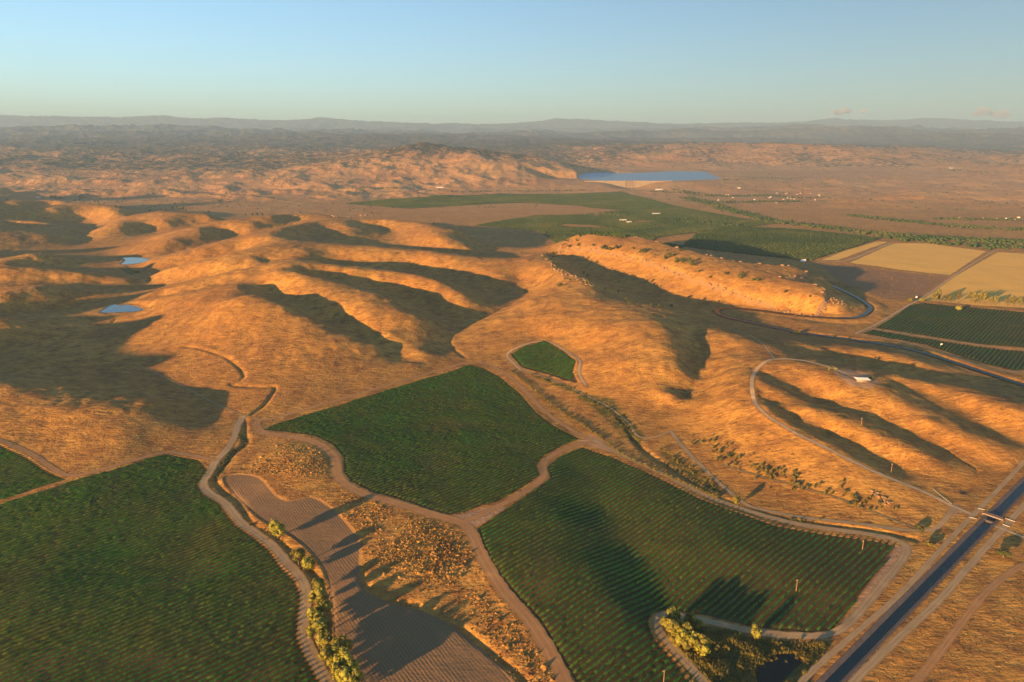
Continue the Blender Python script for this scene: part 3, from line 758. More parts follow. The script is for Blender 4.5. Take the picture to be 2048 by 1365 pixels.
def vine_mat():
    g = NT('vine_leaves'); g.b.inputs['Roughness'].default_value = 0.75
    f = g.noise(2.4, 4, 0.7); big = g.noise(75, 4, 0.6)
    c = g.ramp(f, [(0.30, (0.016, 0.062, 0.008)), (0.52, (0.040, 0.108, 0.015)), (0.74, (0.19, 0.20, 0.025))])
    c = g.mix(g.mapr(big, 0.52, 0.72, 0, 0.55), c, (0.12, 0.11, 0.022))
    c = g.mix(g.mapr(big, 0.46, 0.30, 0, 0.6), c, (0.035, 0.16, 0.014))
    g.color(c); return g.m
def grove_mat():
    g = NT('grove_leaves'); f = g.noise(9, 4, 0.7); big = g.noise(260, 4, 0.6)
    c = g.ramp(f, [(0.30, (0.018, 0.040, 0.010)), (0.52, (0.045, 0.075, 0.018)), (0.74, (0.10, 0.115, 0.03))])
    c = g.mix(g.mapr(big, 0.5, 0.66, 0, 0.5), c, (0.12, 0.12, 0.03)); c = g.mix(g.mapr(big, 0.48, 0.34, 0, 0.6), c, (0.018, 0.045, 0.014))  # broad pale and dark patches: sunlit and dim groves put into leaf colour
    g.color(c); return g.m
def road_mat(name, c1, c2):
    g = NT(name)
    a = g.noise(18, 4, 0.6); b = g.noise(1.6, 4, 0.65)
    c = g.mix(g.mapr(a, 0.3, 0.7), c1, c2)
    c = g.mix(g.mapr(b, 0.55, 0.75, 0, 0.6), c, tuple(0.62 * k for k in c1))
    t = g.attr('across')       # wheel tracks run along the road
    tr = g.math('MULTIPLY', g.mapr(g.math('ABSOLUTE', g.math('SUBTRACT', g.math('ABSOLUTE', t), 0.42)), 0.0, 0.2, 1, 0, True), g.mapr(g.noise(25, 3), 0.35, 0.6))
    c = g.mix(g.math('MULTIPLY', tr, 0.7), c, tuple(min(1, 1.25 * k) for k in c2))
    c = g.mix(g.mapr(g.math('ABSOLUTE', t), 0.7, 1.0, 0, 0.6), c, (0.30, 0.19, 0.08))
    g.color(c); g.bump(b, 0.6, 0.25); return g.m
M_road = dict(red=road_mat('red_dirt', (0.35, 0.185, 0.075), (0.43, 0.24, 0.10)), grey=road_mat('grey_dirt', (0.34, 0.235, 0.12), (0.43, 0.31, 0.165)), pale=road_mat('pale_gravel', (0.44, 0.31, 0.17), (0.53, 0.39, 0.23)))
def water_mat(name, col, rough=0.04, wl_=1.5, strength=0.06):
    g = NT(name); g.color(col); g.b.inputs['Roughness'].default_value = rough; g.b.inputs['Specular IOR Level'].default_value = 0.5; g.b.inputs['IOR'].default_value = 1.33
    g.bump(g.noise(wl_, 3), strength, 0.3); return g.m
M_pond = water_mat('pond_water', (0.02, 0.045, 0.06), 0.05, 3.0, 0.05)
M_dark = water_mat('dark_pond_water', (0.004, 0.006, 0.006), 0.03, 2.0, 0.05)
M_canal = water_mat('canal_water', (0.01, 0.028, 0.045), 0.05, 1.2, 0.12)
M_lake = water_mat('reservoir_water', (0.19, 0.34, 0.46), 0.45, 25.0, 0.6)
M_wind = water_mat('winding_canal_water', (0.010, 0.02, 0.032), 0.22, 1.2, 0.2); M_wind.node_tree.nodes['Principled BSDF'].inputs['Specular IOR Level'].default_value = 0.12
M_conc = simple('weathered_concrete', (0.34, 0.29, 0.24), (0.25, 0.21, 0.175), 6.0, 0.9)
M_lining = simple('canal_lining', (0.10, 0.085, 0.08), (0.16, 0.135, 0.12), 5.0, 0.8)
M_vine = vine_mat()
M_leaf = [leaf_mat('willow_leaves', (0.10, 0.11, 0.014), (0.21, 0.20, 0.026), (0.32, 0.27, 0.045), 1.6),
          leaf_mat('oak_leaves', (0.03, 0.042, 0.012), (0.065, 0.078, 0.02), (0.12, 0.115, 0.03), 1.6),
          leaf_mat('shrub_leaves', (0.06, 0.065, 0.018), (0.13, 0.115, 0.03), (0.20, 0.16, 0.05), 1.4),
          grove_mat()]
M_bark = simple('bark', (0.12, 0.08, 0.05), (0.18, 0.13, 0.09), 0.4)
M_wood = simple('pole_timber', (0.42, 0.25, 0.12), (0.30, 0.17, 0.085), 0.5)
M_tuft = leaf_mat('grass_tuft', (0.30, 0.16, 0.05), (0.44, 0.25, 0.075), (0.56, 0.36, 0.12), 12.0)
M_brush = leaf_mat('dry_brush', (0.10, 0.065, 0.028), (0.17, 0.11, 0.042), (0.26, 0.17, 0.06), 6.0)
M_rock = simple('basalt_rock', (0.34, 0.22, 0.12), (0.20, 0.125, 0.075), 1.2, 0.95, 0.2)
M_white = simple('white_paint', (0.80, 0.79, 0.76), (0.70, 0.68, 0.64), 2.0, 0.6)
M_tan = simple('stucco', (0.52, 0.42, 0.32), (0.45, 0.35, 0.26), 2.0)
M_roofr = simple('tile_roof', (0.34, 0.16, 0.10), (0.26, 0.12, 0.08), 1.0)
M_glass = simple('window_glass', (0.03, 0.035, 0.04), (0.05, 0.055, 0.06), 1.0, 0.1)
M_steel = simple('galvanised_steel', (0.55, 0.52, 0.48), (0.45, 0.42, 0.38), 0.5, 0.5)
M_reed = leaf_mat('reeds', (0.08, 0.085, 0.014), (0.17, 0.15, 0.026), (0.30, 0.24, 0.045), 4.0)

# ------------------------------------------------------------------ the ground sheet
def grid_faces(nr, nc):
    i = np.arange(nr * nc).reshape(nr, nc)
    return np.stack([i[:-1, :-1], i[:-1, 1:], i[1:, 1:], i[1:, :-1]], -1).reshape(-1, 4)
terrain = np_mesh('ground', np.stack([GX, GYY, H], -1).reshape(-1, 3), grid_faces(NR, NC), M_ground, smooth=True)
tag(terrain, kind='structure')
rock_m = np.clip(1.2 - np.abs(msdf + jag + 2.0) / 8.0, 0, 1) * (msdf > -70)
bald = np.exp(-((GX + 100 - (GYY - 7500) * 0.1) / 900.0) ** 2) * (1 - sstep(8000, 9000, GYY))
woods = sstep(6900, 9200, GYY) * sstep(20, 110, H) * 0.62 * (1 - 0.35 * sstep(0.05, 0.3, GX / np.maximum(GYY, 1))) * (1 - 0.9 * bald) + 0.45 * sstep(11000, 17000, GYY)
for nm, arr in (('vine', vine_sdf), ('plow', plow_sdf), ('straw', straw_sdf), ('brown', brown_sdf), ('green', green_sdf), ('bare', bare_sdf), ('orch', orch_sdf), ('rock', rock_m), ('woods', woods)):
    at = terrain.data.attributes.new(nm, 'FLOAT', 'POINT')
    at.data.foreach_set('value', np.ascontiguousarray(arr, np.float32).ravel())
# ------------------------------------------------------------------ roads, canals and ponds
def strip(name, line, z, width, mat, lift, wob=0.0, across=4, seed=0):
    d = np.gradient(line, axis=0); d /= np.linalg.norm(d, axis=1)[:, None] + 1e-9
    nrm = np.stack([-d[:, 1], d[:, 0]], 1)
    s = np.cumsum(np.concatenate([[0], np.hypot(*np.diff(line, axis=0).T)]))
    wl1 = 1 + wob * (pnoise(s / 9.0, s * 0 + seed + 0.3, seed) + 0.5 * pnoise(s / 3.1, s * 0 + 0.7, seed + 3))
    wl2 = 1 + wob * (pnoise(s / 8.0, s * 0 + seed + 4.3, seed + 1) + 0.5 * pnoise(s / 2.7, s * 0 + 3.7, seed + 5))
    V = []; T = []
    for k in range(across + 1):
        t = -1 + 2 * k / across
        w = np.where(t < 0, wl1, wl2) * t * width / 2
        p = line + nrm * w[:, None]
        zz_ = np.maximum(height(p[:, 0], p[:, 1]), z - 0.5) if z is not None else height(p[:, 0], p[:, 1])
        V.append(np.stack([p[:, 0], p[:, 1], zz_ + lift], 1)); T.append(np.full(len(line), t))
    V = np.stack(V, 1); m = across + 1
    o = np_mesh(name, V.reshape(-1, 3), grid_faces(len(line), m), mat, smooth=True)
    at = o.data.attributes.new('across', 'FLOAT', 'POINT')
    at.data.foreach_set('value', np.stack(T, 1).astype(np.float32).ravel())
    return tag(o, kind='structure')
for k, (col, w, ln) in enumerate(roads):
    strip('dirt_road' if w > 3 else 'track', ln, road_z[k], w, M_road[col], 0.14 + 0.012 * k + (0.15 if ln[:, 1].mean() > 1500 else 0), 0.2 if w > 5 else 0.32, 4, k)
def flat_poly(name, poly, z, mat):
    o = mesh_obj(name, [(x, y, z) for x, y in poly], [tuple(range(len(poly)))], mat)
    return tag(o, kind='structure')
for nm, (poly, z0) in ponds.items():
    flat_poly('pond', poly, z0 + (0.05 if nm != 'reed' else 0.0), M_dark if nm == 'reed' else M_pond)
flat_poly('reservoir', lake, LAKE_Z, M_lake)
def profile_strip(name, line, zbase, offs, mat, parent=None):
    d = np.gradient(line, axis=0); d /= np.linalg.norm(d, axis=1)[:, None] + 1e-9
    nrm = np.stack([-d[:, 1], d[:, 0]], 1)
    V = np.stack([np.column_stack([line + nrm * a, zbase + b]) for a, b in offs], 1)
    return np_mesh(name, V.reshape(-1, 3), grid_faces(len(line), len(offs)), mat, parent)
hw = CANAL_W / 2
tag(profile_strip('canal_water', canal, cz, [(-hw - 0.2, -1.6), (0, -1.6), (hw + 0.2, -1.6)], M_canal), kind='structure')
tag(profile_strip('canal_lining', canal, cz, [(-hw - 4.0, 0.20), (-hw - 3.4, 0.42), (-hw - 2.6, 0.42), (-hw + 1.0, -3.0), (hw - 1.0, -3.0), (hw + 2.6, 0.42), (hw + 3.4, 0.42), (hw + 4.0, 0.20)], M_lining), kind='structure')
tag(profile_strip('canal_water', wind, wz, [(-WIND_W / 2 - 2.0, -0.7), (0, -0.7), (WIND_W / 2 + 2.0, -0.7)], M_wind), kind='structure')

# ------------------------------------------------------------------ vineyards: every row a part
def clip_line(poly, o, d):
    """pieces of the line o + t d inside a polygon"""
    ts = []
    m = len(poly)
    for k in range(m):
        a, b = poly[k] - o, poly[(k + 1) % m] - o
        ca = a[0] * d[1] - a[1] * d[0]; cb = b[0] * d[1] - b[1] * d[0]
        if (ca > 0) != (cb > 0):
            q = a + (b - a) * (ca / (ca - cb)); ts.append(q @ d)
    ts.sort(); return list(zip(ts[::2], ts[1::2]))
def vineyard(key, vpx, spacing, step, hgt, wid, label):
    poly = fields[key]; c = poly.mean(0)
    d = np.array([(vpx - 1024) / 1365.0, CP + 392.5 / 1365.0 * SP]); d /= np.linalg.norm(d)
    nn = np.array([-d[1], d[0]])
    off = (poly - c) @ nn
    root = empty('vineyard', (c[0], c[1], float(height(*c))))
    tag(root, label, 'vineyard', None)
    r = np.random.default_rng(abs(int(c[0])) + 5)
    rows = 0; tris = 0
    for k, s in enumerate(np.arange(off.min() + spacing * 0.6, off.max(), spacing)):
        for t0, t1 in clip_line(poly, c + nn * s, d):
            t0 += r.uniform(0.5, 3.0); t1 -= r.uniform(0.5, 3.0)
            if t1 - t0 < 3 * step: continue
            m = int((t1 - t0) / step) + 1
            t = np.linspace(t0, t1, m) + np.concatenate([[0], r.uniform(-0.3, 0.3, m - 2) * step, [0]])
            x = c[0] + nn[0] * s + d[0] * t; y = c[1] + nn[1] * s + d[1] * t
            vig = 0.45 + 0.55 * np.clip(fbm(x, y, 60.0, 3, 8) * 0.7 + 0.95, 0, 1)
            sc_ = r.uniform(0.78, 1.12, m) * vig
            sc_[r.random(m) < 0.035] *= 0.25
            sc_[0] *= 0.4; sc_[-1] *= 0.4
            ring = []
            for a, b in ((-1.0, -0.1), (-0.75, 0.72), (0.05, 1.0), (0.75, 0.72), (1.0, -0.1)):
                jx = a * wid * (0.5 + 0.5 * sc_) + r.normal(0, 0.16, m) * wid
                px_, py_ = x + nn[0] * jx, y + nn[1] * jx
                ring.append(np.column_stack([px_, py_, height(px_, py_) + b * hgt * sc_ * (1 + r.normal(0, 0.12, m)) - (0.2 if b < 0 else 0)]))
            V = np.stack(ring, 1).reshape(-1, 3) - np.array([c[0], c[1], root.location.z])
            F = grid_faces(m, 5)
            np_mesh('vine_row', V, F, M_vine, root); rows += 1; tris += 2 * len(F)
    return rows, tris
vt = [vineyard('left', 2610, 5.8, 2.4, 1.75, 1.3, 'large dark green vineyard filling the lower left corner beside the curving grey road'),
      vineyard('corner', 2610, 5.8, 3.0, 1.75, 1.3, 'small vineyard block at the left edge above the large lower left vineyard'),
      vineyard('centre', 2610, 5.8, 2.8, 1.75, 1.35, 'five sided green vineyard in the middle, ringed by red dirt roads'),
      vineyard('right', 2610, 5.8, 2.4, 1.75, 1.3, 'green vineyard between the red dirt road and the straight canal'),
      vineyard('small', 2610, 5.6, 5.0, 2.3, 1.5, 'smallest vineyard, at the foot of the round golden hill'),
      vineyard('upper', 2330, 7.2, 8.0, 2.4, 1.9, 'distant vineyard block below the row of tall trees and the straw field'),
      vineyard('lower', 2330, 7.2, 8.0, 2.4, 1.9, 'narrow distant vineyard block between the winding canal and a pale track')]
# ------------------------------------------------------------------ plants
def ico(sub=0):
    t = (1 + 5 ** 0.5) / 2
    V = [(-1,t,0),(1,t,0),(-1,-t,0),(1,-t,0),(0,-1,t),(0,1,t),(0,-1,-t),(0,1,-t),(t,0,-1),(t,0,1),(-t,0,-1),(-t,0,1)]
    F = [(0,11,5),(0,5,1),(0,1,7),(0,7,10),(0,10,11),(1,5,9),(5,11,4),(11,10,2),(10,7,6),(7,1,8),(3,9,4),(3,4,2),(3,2,6),(3,6,8),(3,8,9),(4,9,5),(2,4,11),(6,2,10),(8,6,7),(9,8,1)]
    V = [np.array(v) / np.linalg.norm(v) for v in V]
    for _ in range(sub):
        cache = {}; F2 = []
        def mid(a, b):
            k = (min(a, b), max(a, b))
            if k not in cache:
                q = V[a] + V[b]; V.append(q / np.linalg.norm(q)); cache[k] = len(V) - 1
            return cache[k]
        for a, b, c in F:
            x, y, z = mid(a, b), mid(b, c), mid(c, a); F2 += [(a, x, z), (b, y, x), (c, z, y), (x, y, z)]
        F = F2
    return np.array(V), np.array(F)
IV0, IF0 = ico(0); IV1, IF1 = ico(1)
OCT_V = np.array([(1,0,0),(0,1,0),(-1,0,0),(0,-1,0),(0,0,1.0),(0,0,-0.6)]); OCT_F = np.array([(0,1,4),(1,2,4),(2,3,4),(3,0,4),(1,0,5),(2,1,5),(3,2,5),(0,3,5)])
def blob_arrays(P, R, HH, seed, V0=IV0, F0=IF0, jit=0.22):
    """one lumpy crown for each place, as one pair of arrays"""
    r = np.random.default_rng(seed); k = len(P)
    a = r.uniform(0, 2 * math.pi, k); c, s = np.cos(a), np.sin(a)
    J = 1 + r.normal(0, jit, (k, len(V0)))
    x = V0[None, :, 0] * J; y = V0[None, :, 1] * J; z = V0[None, :, 2] * J
    X = (x * c[:, None] - y * s[:, None]) * R[:, None] + P[:, None, 0]
    Y = (x * s[:, None] + y * c[:, None]) * R[:, None] + P[:, None, 1]
    Z = (z * 0.5 + 0.42) * HH[:, None] + P[:, None, 2]
    V = np.stack([X, Y, Z], -1).reshape(-1, 3)
    F = (F0[None] + (np.arange(k) * len(V0))[:, None, None]).reshape(-1, 3)
    return V, F
def crown_arrays(seed, rx, rz, zc, nclump, nleaf, leaf, spread=0.62):
    r = np.random.default_rng(seed)
    V = []; F = []; b = 0
    cs = []
    for k in range(nclump):
        u = r.normal(size=3); u /= np.linalg.norm(u)
        rad = spread * r.uniform(0.45, 1.05)
        cs.append((np.array([u[0] * rx * rad, u[1] * rx * rad, zc + u[2] * rz * rad]), r.uniform(0.30, 0.52)))
    for c0, cr in cs:
        w = IV0 * np.array([rx, rx, rz]) * cr * 0.82 * (1 + r.normal(0, 0.15, (12, 1))) + c0
        V.append(w); F.append(IF0 + b); b += 12
        for _ in range(nleaf):
            u = r.normal(size=3); u /= np.linalg.norm(u)
            p = c0 + u * np.array([rx, rx, rz]) * cr * r.uniform(0.75, 1.12)
            nrm = u + r.normal(0, 0.5, 3); nrm /= np.linalg.norm(nrm)
            t1 = np.cross(nrm, r.normal(size=3)); t1 /= np.linalg.norm(t1) + 1e-9; t2 = np.cross(nrm, t1)
            sz = leaf * r.uniform(0.6, 1.35)
            V.append(np.array([p + t1 * sz, p - t1 * sz * 0.6 + t2 * sz * 0.8, p - t1 * sz * 0.6 - t2 * sz * 0.8])); F.append(np.array([[b, b + 1, b + 2]])); b += 3
    return np.vstack(V), np.vstack(F)
def tube_arrays(path, radii, sides=6):
    V = []; path = [np.array(p, float) for p in path]
    for k, p in enumerate(path):
        d = path[min(k + 1, len(path) - 1)] - path[max(k - 1, 0)]; d /= np.linalg.norm(d) + 1e-9
        a = np.cross(d, (0.3, 1, 0.1)); a /= np.linalg.norm(a); b = np.cross(d, a)
        for q in range(sides):
            t = 2 * math.pi * q / sides; V.append(p + (a * math.cos(t) + b * math.sin(t)) * radii[k])
    F = []
    for k in range(len(path) - 1):
        for q in range(sides):
            F.append((k * sides + q, k * sides + (q + 1) % sides, (k + 1) * sides + (q + 1) % sides, (k + 1) * sides + q))
    return np.array(V), np.array(F)
def trunk_mesh(name, seed, h, r0):
    r = np.random.default_rng(seed); V = []; F = []; b = 0
    v, f = tube_arrays([(0, 0, -0.6), (0.1, 0, h * 0.3), (0.25, 0.1, h * 0.6), (0.1, 0.2, h)], [r0 * 1.3, r0, r0 * 0.75, r0 * 0.3]); V.append(v); F.append(f); b += len(v)
    for k in range(4):
        a = k * 1.6 + r.uniform(0, 1); z = h * r.uniform(0.35, 0.6); L = h * 0.45
        v, f = tube_arrays([(0.15, 0.05, z), (0.15 + math.cos(a) * L * 0.5, math.sin(a) * L * 0.5, z + L * 0.35), (math.cos(a) * L, math.sin(a) * L, z + L * 0.75)], [r0 * 0.5, r0 * 0.35, r0 * 0.12], 5)
        V.append(v); F.append(f + b); b += len(v)
    me = np_mesh(name, np.vstack(V), np.vstack(F), M_bark)
    d = me.data; bpy.data.objects.remove(me); return d
def to_data(name, V, F, mat, smooth=False):
    o = np_mesh(name, V, F, mat, smooth=smooth); d = o.data; bpy.data.objects.remove(o); return d
WILLOW = [to_data('crown', *crown_arrays(100 + k, 6.0, 6.4, 7.2, 9, 60, 0.75), M_leaf[0]) for k in range(4)]
OAK = [to_data('crown', *crown_arrays(200 + k, 6.6, 4.6, 5.2, 9, 55, 0.7), M_leaf[1]) for k in range(3)]
TALL = [to_data('crown', *crown_arrays(300 + k, 5.6, 8.5, 11.0, 8, 34, 0.9, 0.75), M_leaf[2]) for k in range(3)]
TRK = [trunk_mesh('trunk', 5, 8.5, 0.42), trunk_mesh('trunk', 6, 12.0, 0.5)]
SHRUB = [to_data('shrub', *crown_arrays(400 + k, 2.4, 1.9, 1.5, 5, 16, 0.55), M_leaf[2]) for k in range(3)]
DSHRUB = [to_data('shrub', *crown_arrays(440 + k, 3.0, 2.4, 1.9, 5, 18, 0.6), M_leaf[1]) for k in range(3)]
def put(name, data, loc, sc, rz, parent=None):
    o = bpy.data.objects.new(name, data); COL.objects.link(o)
    if parent: o.parent = parent
    else: o.location = loc; o.scale = sc; o.rotation_euler = (0, 0, rz)
    return o
def tree(px, py, sc, label, kind='willow', name='tree', cat='tree', group=None, squash=1.0):
    x, y, z = ground(px, py)
    sc *= {'willow': 1.6, 'tall': 1.45, 'oak': 1.25}[kind]
    e = empty(name, (x, y, z - 0.15), random.uniform(0, 6.28)); e.scale = (sc, sc, sc * squash)
    tag(e, label, cat, group)
    put('trunk', TRK[1] if kind == 'tall' else TRK[0], None, None, 0, e)
    put('crown', random.choice({'willow': WILLOW, 'oak': OAK, 'tall': TALL}[kind]), None, None, 0, e)
    return e
def shrub(px, py, sc, label, group=None, kind='light', name='shrub', flat=1.0):
    sc *= 1.35
    x, y, z = ground(px, py)
    o = put(name, random.choice(SHRUB if kind == 'light' else DSHRUB), (x, y, z - 0.1), (sc * random.uniform(0.85, 1.15), sc * random.uniform(0.85, 1.15), sc * flat * random.uniform(0.85, 1.15)), random.uniform(0, 6.28))
    return tag(o, label, 'shrub', group)
ORD = ['first', 'second', 'third', 'fourth', 'fifth', 'sixth', 'seventh', 'eighth', 'ninth', 'tenth', 'eleventh', 'twelfth', 'thirteenth', 'fourteenth', 'fifteenth', 'sixteenth', 'seventeenth', 'eighteenth']
tree(556, 1077, 1.02, 'lone bright yellow green tree beside the creek, shading the ploughed field', 'willow', 'willow_tree')
tree(598, 1130, 0.95, 'left of the two trees growing together below the lone creek tree', 'willow', 'willow_tree')
tree(617, 1143, 0.85, 'right of the two trees growing together below the lone creek tree', 'willow', 'willow_tree')
row = [(637,1186,0.8),(634,1212,0.85),(646,1232,0.9),(630,1250,0.8),(632,1276,1.05),(648,1296,0.85),(660,1312,0.85),(690,1316,0.95),(668,1332,0.85),(684,1346,0.95),(702,1352,0.9),(680,1364,0.9),(696,1378,1.0),(712,1385,0.9),(640,1262,0.8),(655,1330,0.8),(672,1310,0.75)]
for k, (a, b, s) in enumerate(row):
    tree(a, b, s, '%s yellow green tree down the creek row between grey road and ploughed field' % ORD[k], 'willow', 'willow_tree', 'tree', 'creek side tree row')
pt = [(1334,1262,0.75),(1350,1250,0.8),(1345,1276,0.85),(1368,1282,0.8),(1378,1256,0.7),(1392,1262,0.7),(1362,1262,0.6),(1382,1298,0.9),(1396,1306,0.9),(1372,1304,0.7),(1356,1290,0.8),(1404,1318,0.8),(1340,1250,0.7)]
for k, (a, b, s) in enumerate(pt):
    tree(a, b, s, '%s tree in the golden thicket at the pond end, counted from the left' % ORD[sorted(range(len(pt)), key=lambda i: pt[i][0]).index(k)], 'willow', 'willow_tree', 'tree', 'thicket by the reed pond')
tree(1512, 1281, 0.7, 'single golden tree on the road verge above the reed pond', 'willow', 'willow_tree')
tree(1475, 1012, 0.62, 'round yellow bush tree where the grey track leaves the vineyard road', 'willow', 'willow_tree')
shrub(1860, 1092, 2.0, 'wide olive shrub beside the canal road corner', None, 'light', 'shrub', 0.8)
shrub(1838, 1062, 1.7, 'dark low shrub inside the bend of the grey track', None, 'dark', 'shrub', 0.7)
tree(2007, 1116, 0.95, 'dark rounded oak right of the canal near the picture edge', 'oak', 'oak_tree', squash=0.8)
ft = [(1868,606),(1876,604),(1888,603),(1898,604),(1915,606),(1940,603),(1948,605),(1957,606),(1968,607),(1980,610),(1990,610),(2014,612),(2026,613),(2038,614)]
for k, (a, b) in enumerate(ft):
    tree(a, b, random.uniform(0.75, 1.25), '%s tall tree from the left in the windbreak along the straw field' % ORD[k], 'tall', 'windbreak_tree', 'tree', 'windbreak along the straw field')
tree(1916, 623, 0.95, 'rounded tree standing alone in the distant vineyard', 'willow', 'willow_tree', squash=0.8)
tree(1843, 606, 0.7, 'small tree at the corner of the distant vineyard by the gate', 'willow', 'willow_tree')
tree(1820, 605, 0.6, 'left small tree outside the distant vineyard corner', 'willow', 'willow_tree')
tree(1657, 742, 0.32, 'left of two small trees on the drive to the white roofed house', 'willow', 'young_tree')
tree(1671, 742, 0.36, 'right of two small trees on the drive to the white roofed house', 'willow', 'young_tree')
shrub(1744, 761, 1.6, 'dark shrub at the right end of the white roofed house', None, 'dark')
tree(277, 548, 0.95, 'dark round tree below the upper stock pond', 'oak', 'oak_tree')
tree(1252, 602, 0.8, 'tallest dark oak in the bowl behind the golden spur', 'oak', 'oak_tree')
tree(1258, 607, 0.6, 'lower dark oak beside the tallest oak in the bowl', 'oak', 'oak_tree')
tree(1236, 585, 0.5, 'small pale oak above the two dark oaks in the bowl', 'oak', 'oak_tree')
for a, b, s in [(1275,611,1.0),(1302,612,1.5),(1318,613,1.3),(1343,614,1.7),(1288,611,0.7)]:
    shrub(a, b, s, 'shrub in the short line along the crest in front of the bowl', 'shrubs along the crest of the bowl', 'light', flat=0.9)
for a, b, s in [(1154,483,1.2),(1138,496,1.5),(1156,493,1.5),(1187,493,1.2),(1206,499,1.9),(1214,502,1.8),(1222,502,1.8),(1232,500,1.9),(1284,508,2.0),(1267,499,1.2),(1290,502,1.4),(1330,519,1.8),(1339,514,1.8),(1353,526,2.0),(1363,526,1.8),(1380,525,1.8),(1384,532,1.8),(1146,472,1.7),(1161,466,1.0),(1132,484,1.6),(1360,503,1.2),(1334,503,0.9),(1480,558,1.6),(1506,562,1.2),(1516,563,1.2),(1452,550,1.2),(1485,548,1.0),(1420,556,0.9),(1400,545,1.2),(1310,512,0.9),(1347,505,0.8),(1570,585,0.9),(1620,595,0.8)]:
    shrub(a, b, s * 1.4, 'dark shrub rooted in the rocky rim of the long mesa', 'shrubs on the mesa rim', 'dark')
for a, b, s in [(1120,574,1.5),(1089,517,1.5),(1105,509,1.7),(1099,524,1.4),(1107,517,1.6),(1118,538,0.9),(1158,552,0.9),(1175,554,1.2),(1177,567,1.5),(1167,548,0.9),(1130,560,0.8),(1140,562,0.9),(1094,509,1.1),(1110,526,1.1),(1043,508,0.9),(1184,577,0.9),(1210,579,0.8)]:
    shrub(a, b, s * 1.4, 'shrub among the rocks along the crest of the middle spur', 'shrubs on the rocky spur', 'dark')
for a, b, s in [(300,424,2.4),(345,419,3.0),(352,418,3.2),(360,419,3.0),(366,421,2.6),(372,423,2.6),(418,426,2.6),(240,416,2.6),(232,414,2.0),(492,432,2.4),(505,431,2.6),(515,431,2.6),(524,432,2.4),(585,427,1.8),(600,427,1.8),(650,424,1.8),(700,422,2.2),(728,424,2.4),(744,428,2.6),(918,466,2.2),(922,470,2.2),(868,449,1.8),(196,405,3.0),(190,405,2.6),(180,407,2.4),(322,421,1.8),(332,420,1.8),(160,402,3.0),(150,402,2.6)]:
    shrub(a, b, s, 'dark shrub on the skyline crest of the far grass hills', 'shrubs on the far grass hill crest', 'dark')
for a, b, s in [(438,404,3.2),(444,404,3.4),(441,405,2.6),(105,397,4.2),(112,397,4.0),(120,398,3.4),(160,396,3.4),(166,396,3.2),(172,396,3.2)]:
    shrub(a, b, s, 'dark clump of trees out on the shaded plain', 'tree clumps on the shaded plain', 'dark')
for a, b, s in [(1592,668,1.6),(1598,669,1.5),(1582,667,0.8),(1665,677,1.2),(1697,679,1.0)]:
    shrub(a, b, s, 'shrub on the bank of the winding canal', 'shrubs on the winding canal bank', 'dark')
hedge = densify(smooth_line(gpoly([(1016,743),(1056,774),(1093,806),(1128,832),(1182,866),(1214,893),(1262,924),(1330,955),(1392,982),(1430,998)]), 2), 5.6)
r = np.random.default_rng(3)
for k, (x, y) in enumerate(hedge):
    x += r.normal(0, 0.7) + 3.0; y += r.normal(0, 0.7) + 2.0
    s = r.uniform(0.75, 1.2)
    o = put('hedge_shrub', SHRUB[k % 3], (x, y, float(height(x, y)) - 0.1), (s, s, s * 1.15), r.uniform(0, 6))
    tag(o, 'shrub in the long hedge along the red vineyard road', 'shrub', 'hedge along the vineyard road')
def scatter_px(pts, n_, jitter, seed):
    r_ = np.random.default_rng(seed); out = []
    P = gpoly(pts); L = densify(P, 4.0)
    for _ in range(n_):
        q = L[r_.integers(len(L))] + r_.normal(0, jitter, 2); out.append(q)
    return np.array(out), r_
for pts, n_, jit, seed, grp, lab, kind in [
  ([(1070,752),(1130,775),(1190,808),(1240,840),(1262,870)], 70, 4.5, 31, 'thicket along the middle creek', 'shrub in the creek thicket below the smallest vineyard', 'dark'),
  ([(1325,900),(1370,930),(1410,958),(1440,985)], 60, 4.5, 32, 'thicket along the lower creek', 'shrub in the creek thicket beside the upper edge of the right vineyard', 'light'),
  ([(478,872),(492,890),(462,908),(444,938),(428,956)], 36, 2.2, 33, 'bushes in the winding creek', 'low bush in the creek bed beside the curving grey road', 'light'),
  ([(500,1050),(545,1075),(590,1110),(640,1165),(655,1215),(658,1270)], 40, 3.0, 34, 'undergrowth below the creek trees', 'low bush under the creek side trees', 'light'),
  ([(1580,1040),(1600,1044),(1618,1043),(1632,1044),(1645,1046)], 9, 1.5, 35, 'round bushes beside the grey track', 'round yellow bush beside the grey track above the vineyard', 'light'),
  ([(1420,1290),(1460,1300),(1500,1290),(1560,1292),(1610,1300),(1460,1340),(1430,1360)], 60, 6.0, 37, 'bushes round the reed pond', 'golden green bush in the thicket round the reed pond', 'light'),
  ([(1400,880),(1440,905),(1500,930),(1560,955),(1640,980),(1720,1005),(1770,1020)], 120, 11.0, 36, 'saplings on the lower slope', 'dry sapling casting a long shadow on the lower golden slope', 'light')]:
    Q, r_ = scatter_px(pts, n_, jit, seed)
    for k, (x, y) in enumerate(Q):
        s = r_.uniform(0.45, 1.0) * (1.25 if seed == 36 else 0.8 if seed in (33, 34) else 1.0)
        o = put({36: 'sapling', 37: 'pond_bush', 33: 'creek_bush', 34: 'creek_bush'}.get(seed, 'thicket_shrub'), (SHRUB if kind == 'light' else DSHRUB)[k % 3], (x, y, float(height(x, y)) - 0.1), (s, s, s * (1.3 if seed == 36 else 1.0)), r_.uniform(0, 6))
        tag(o, lab, 'shrub', grp)

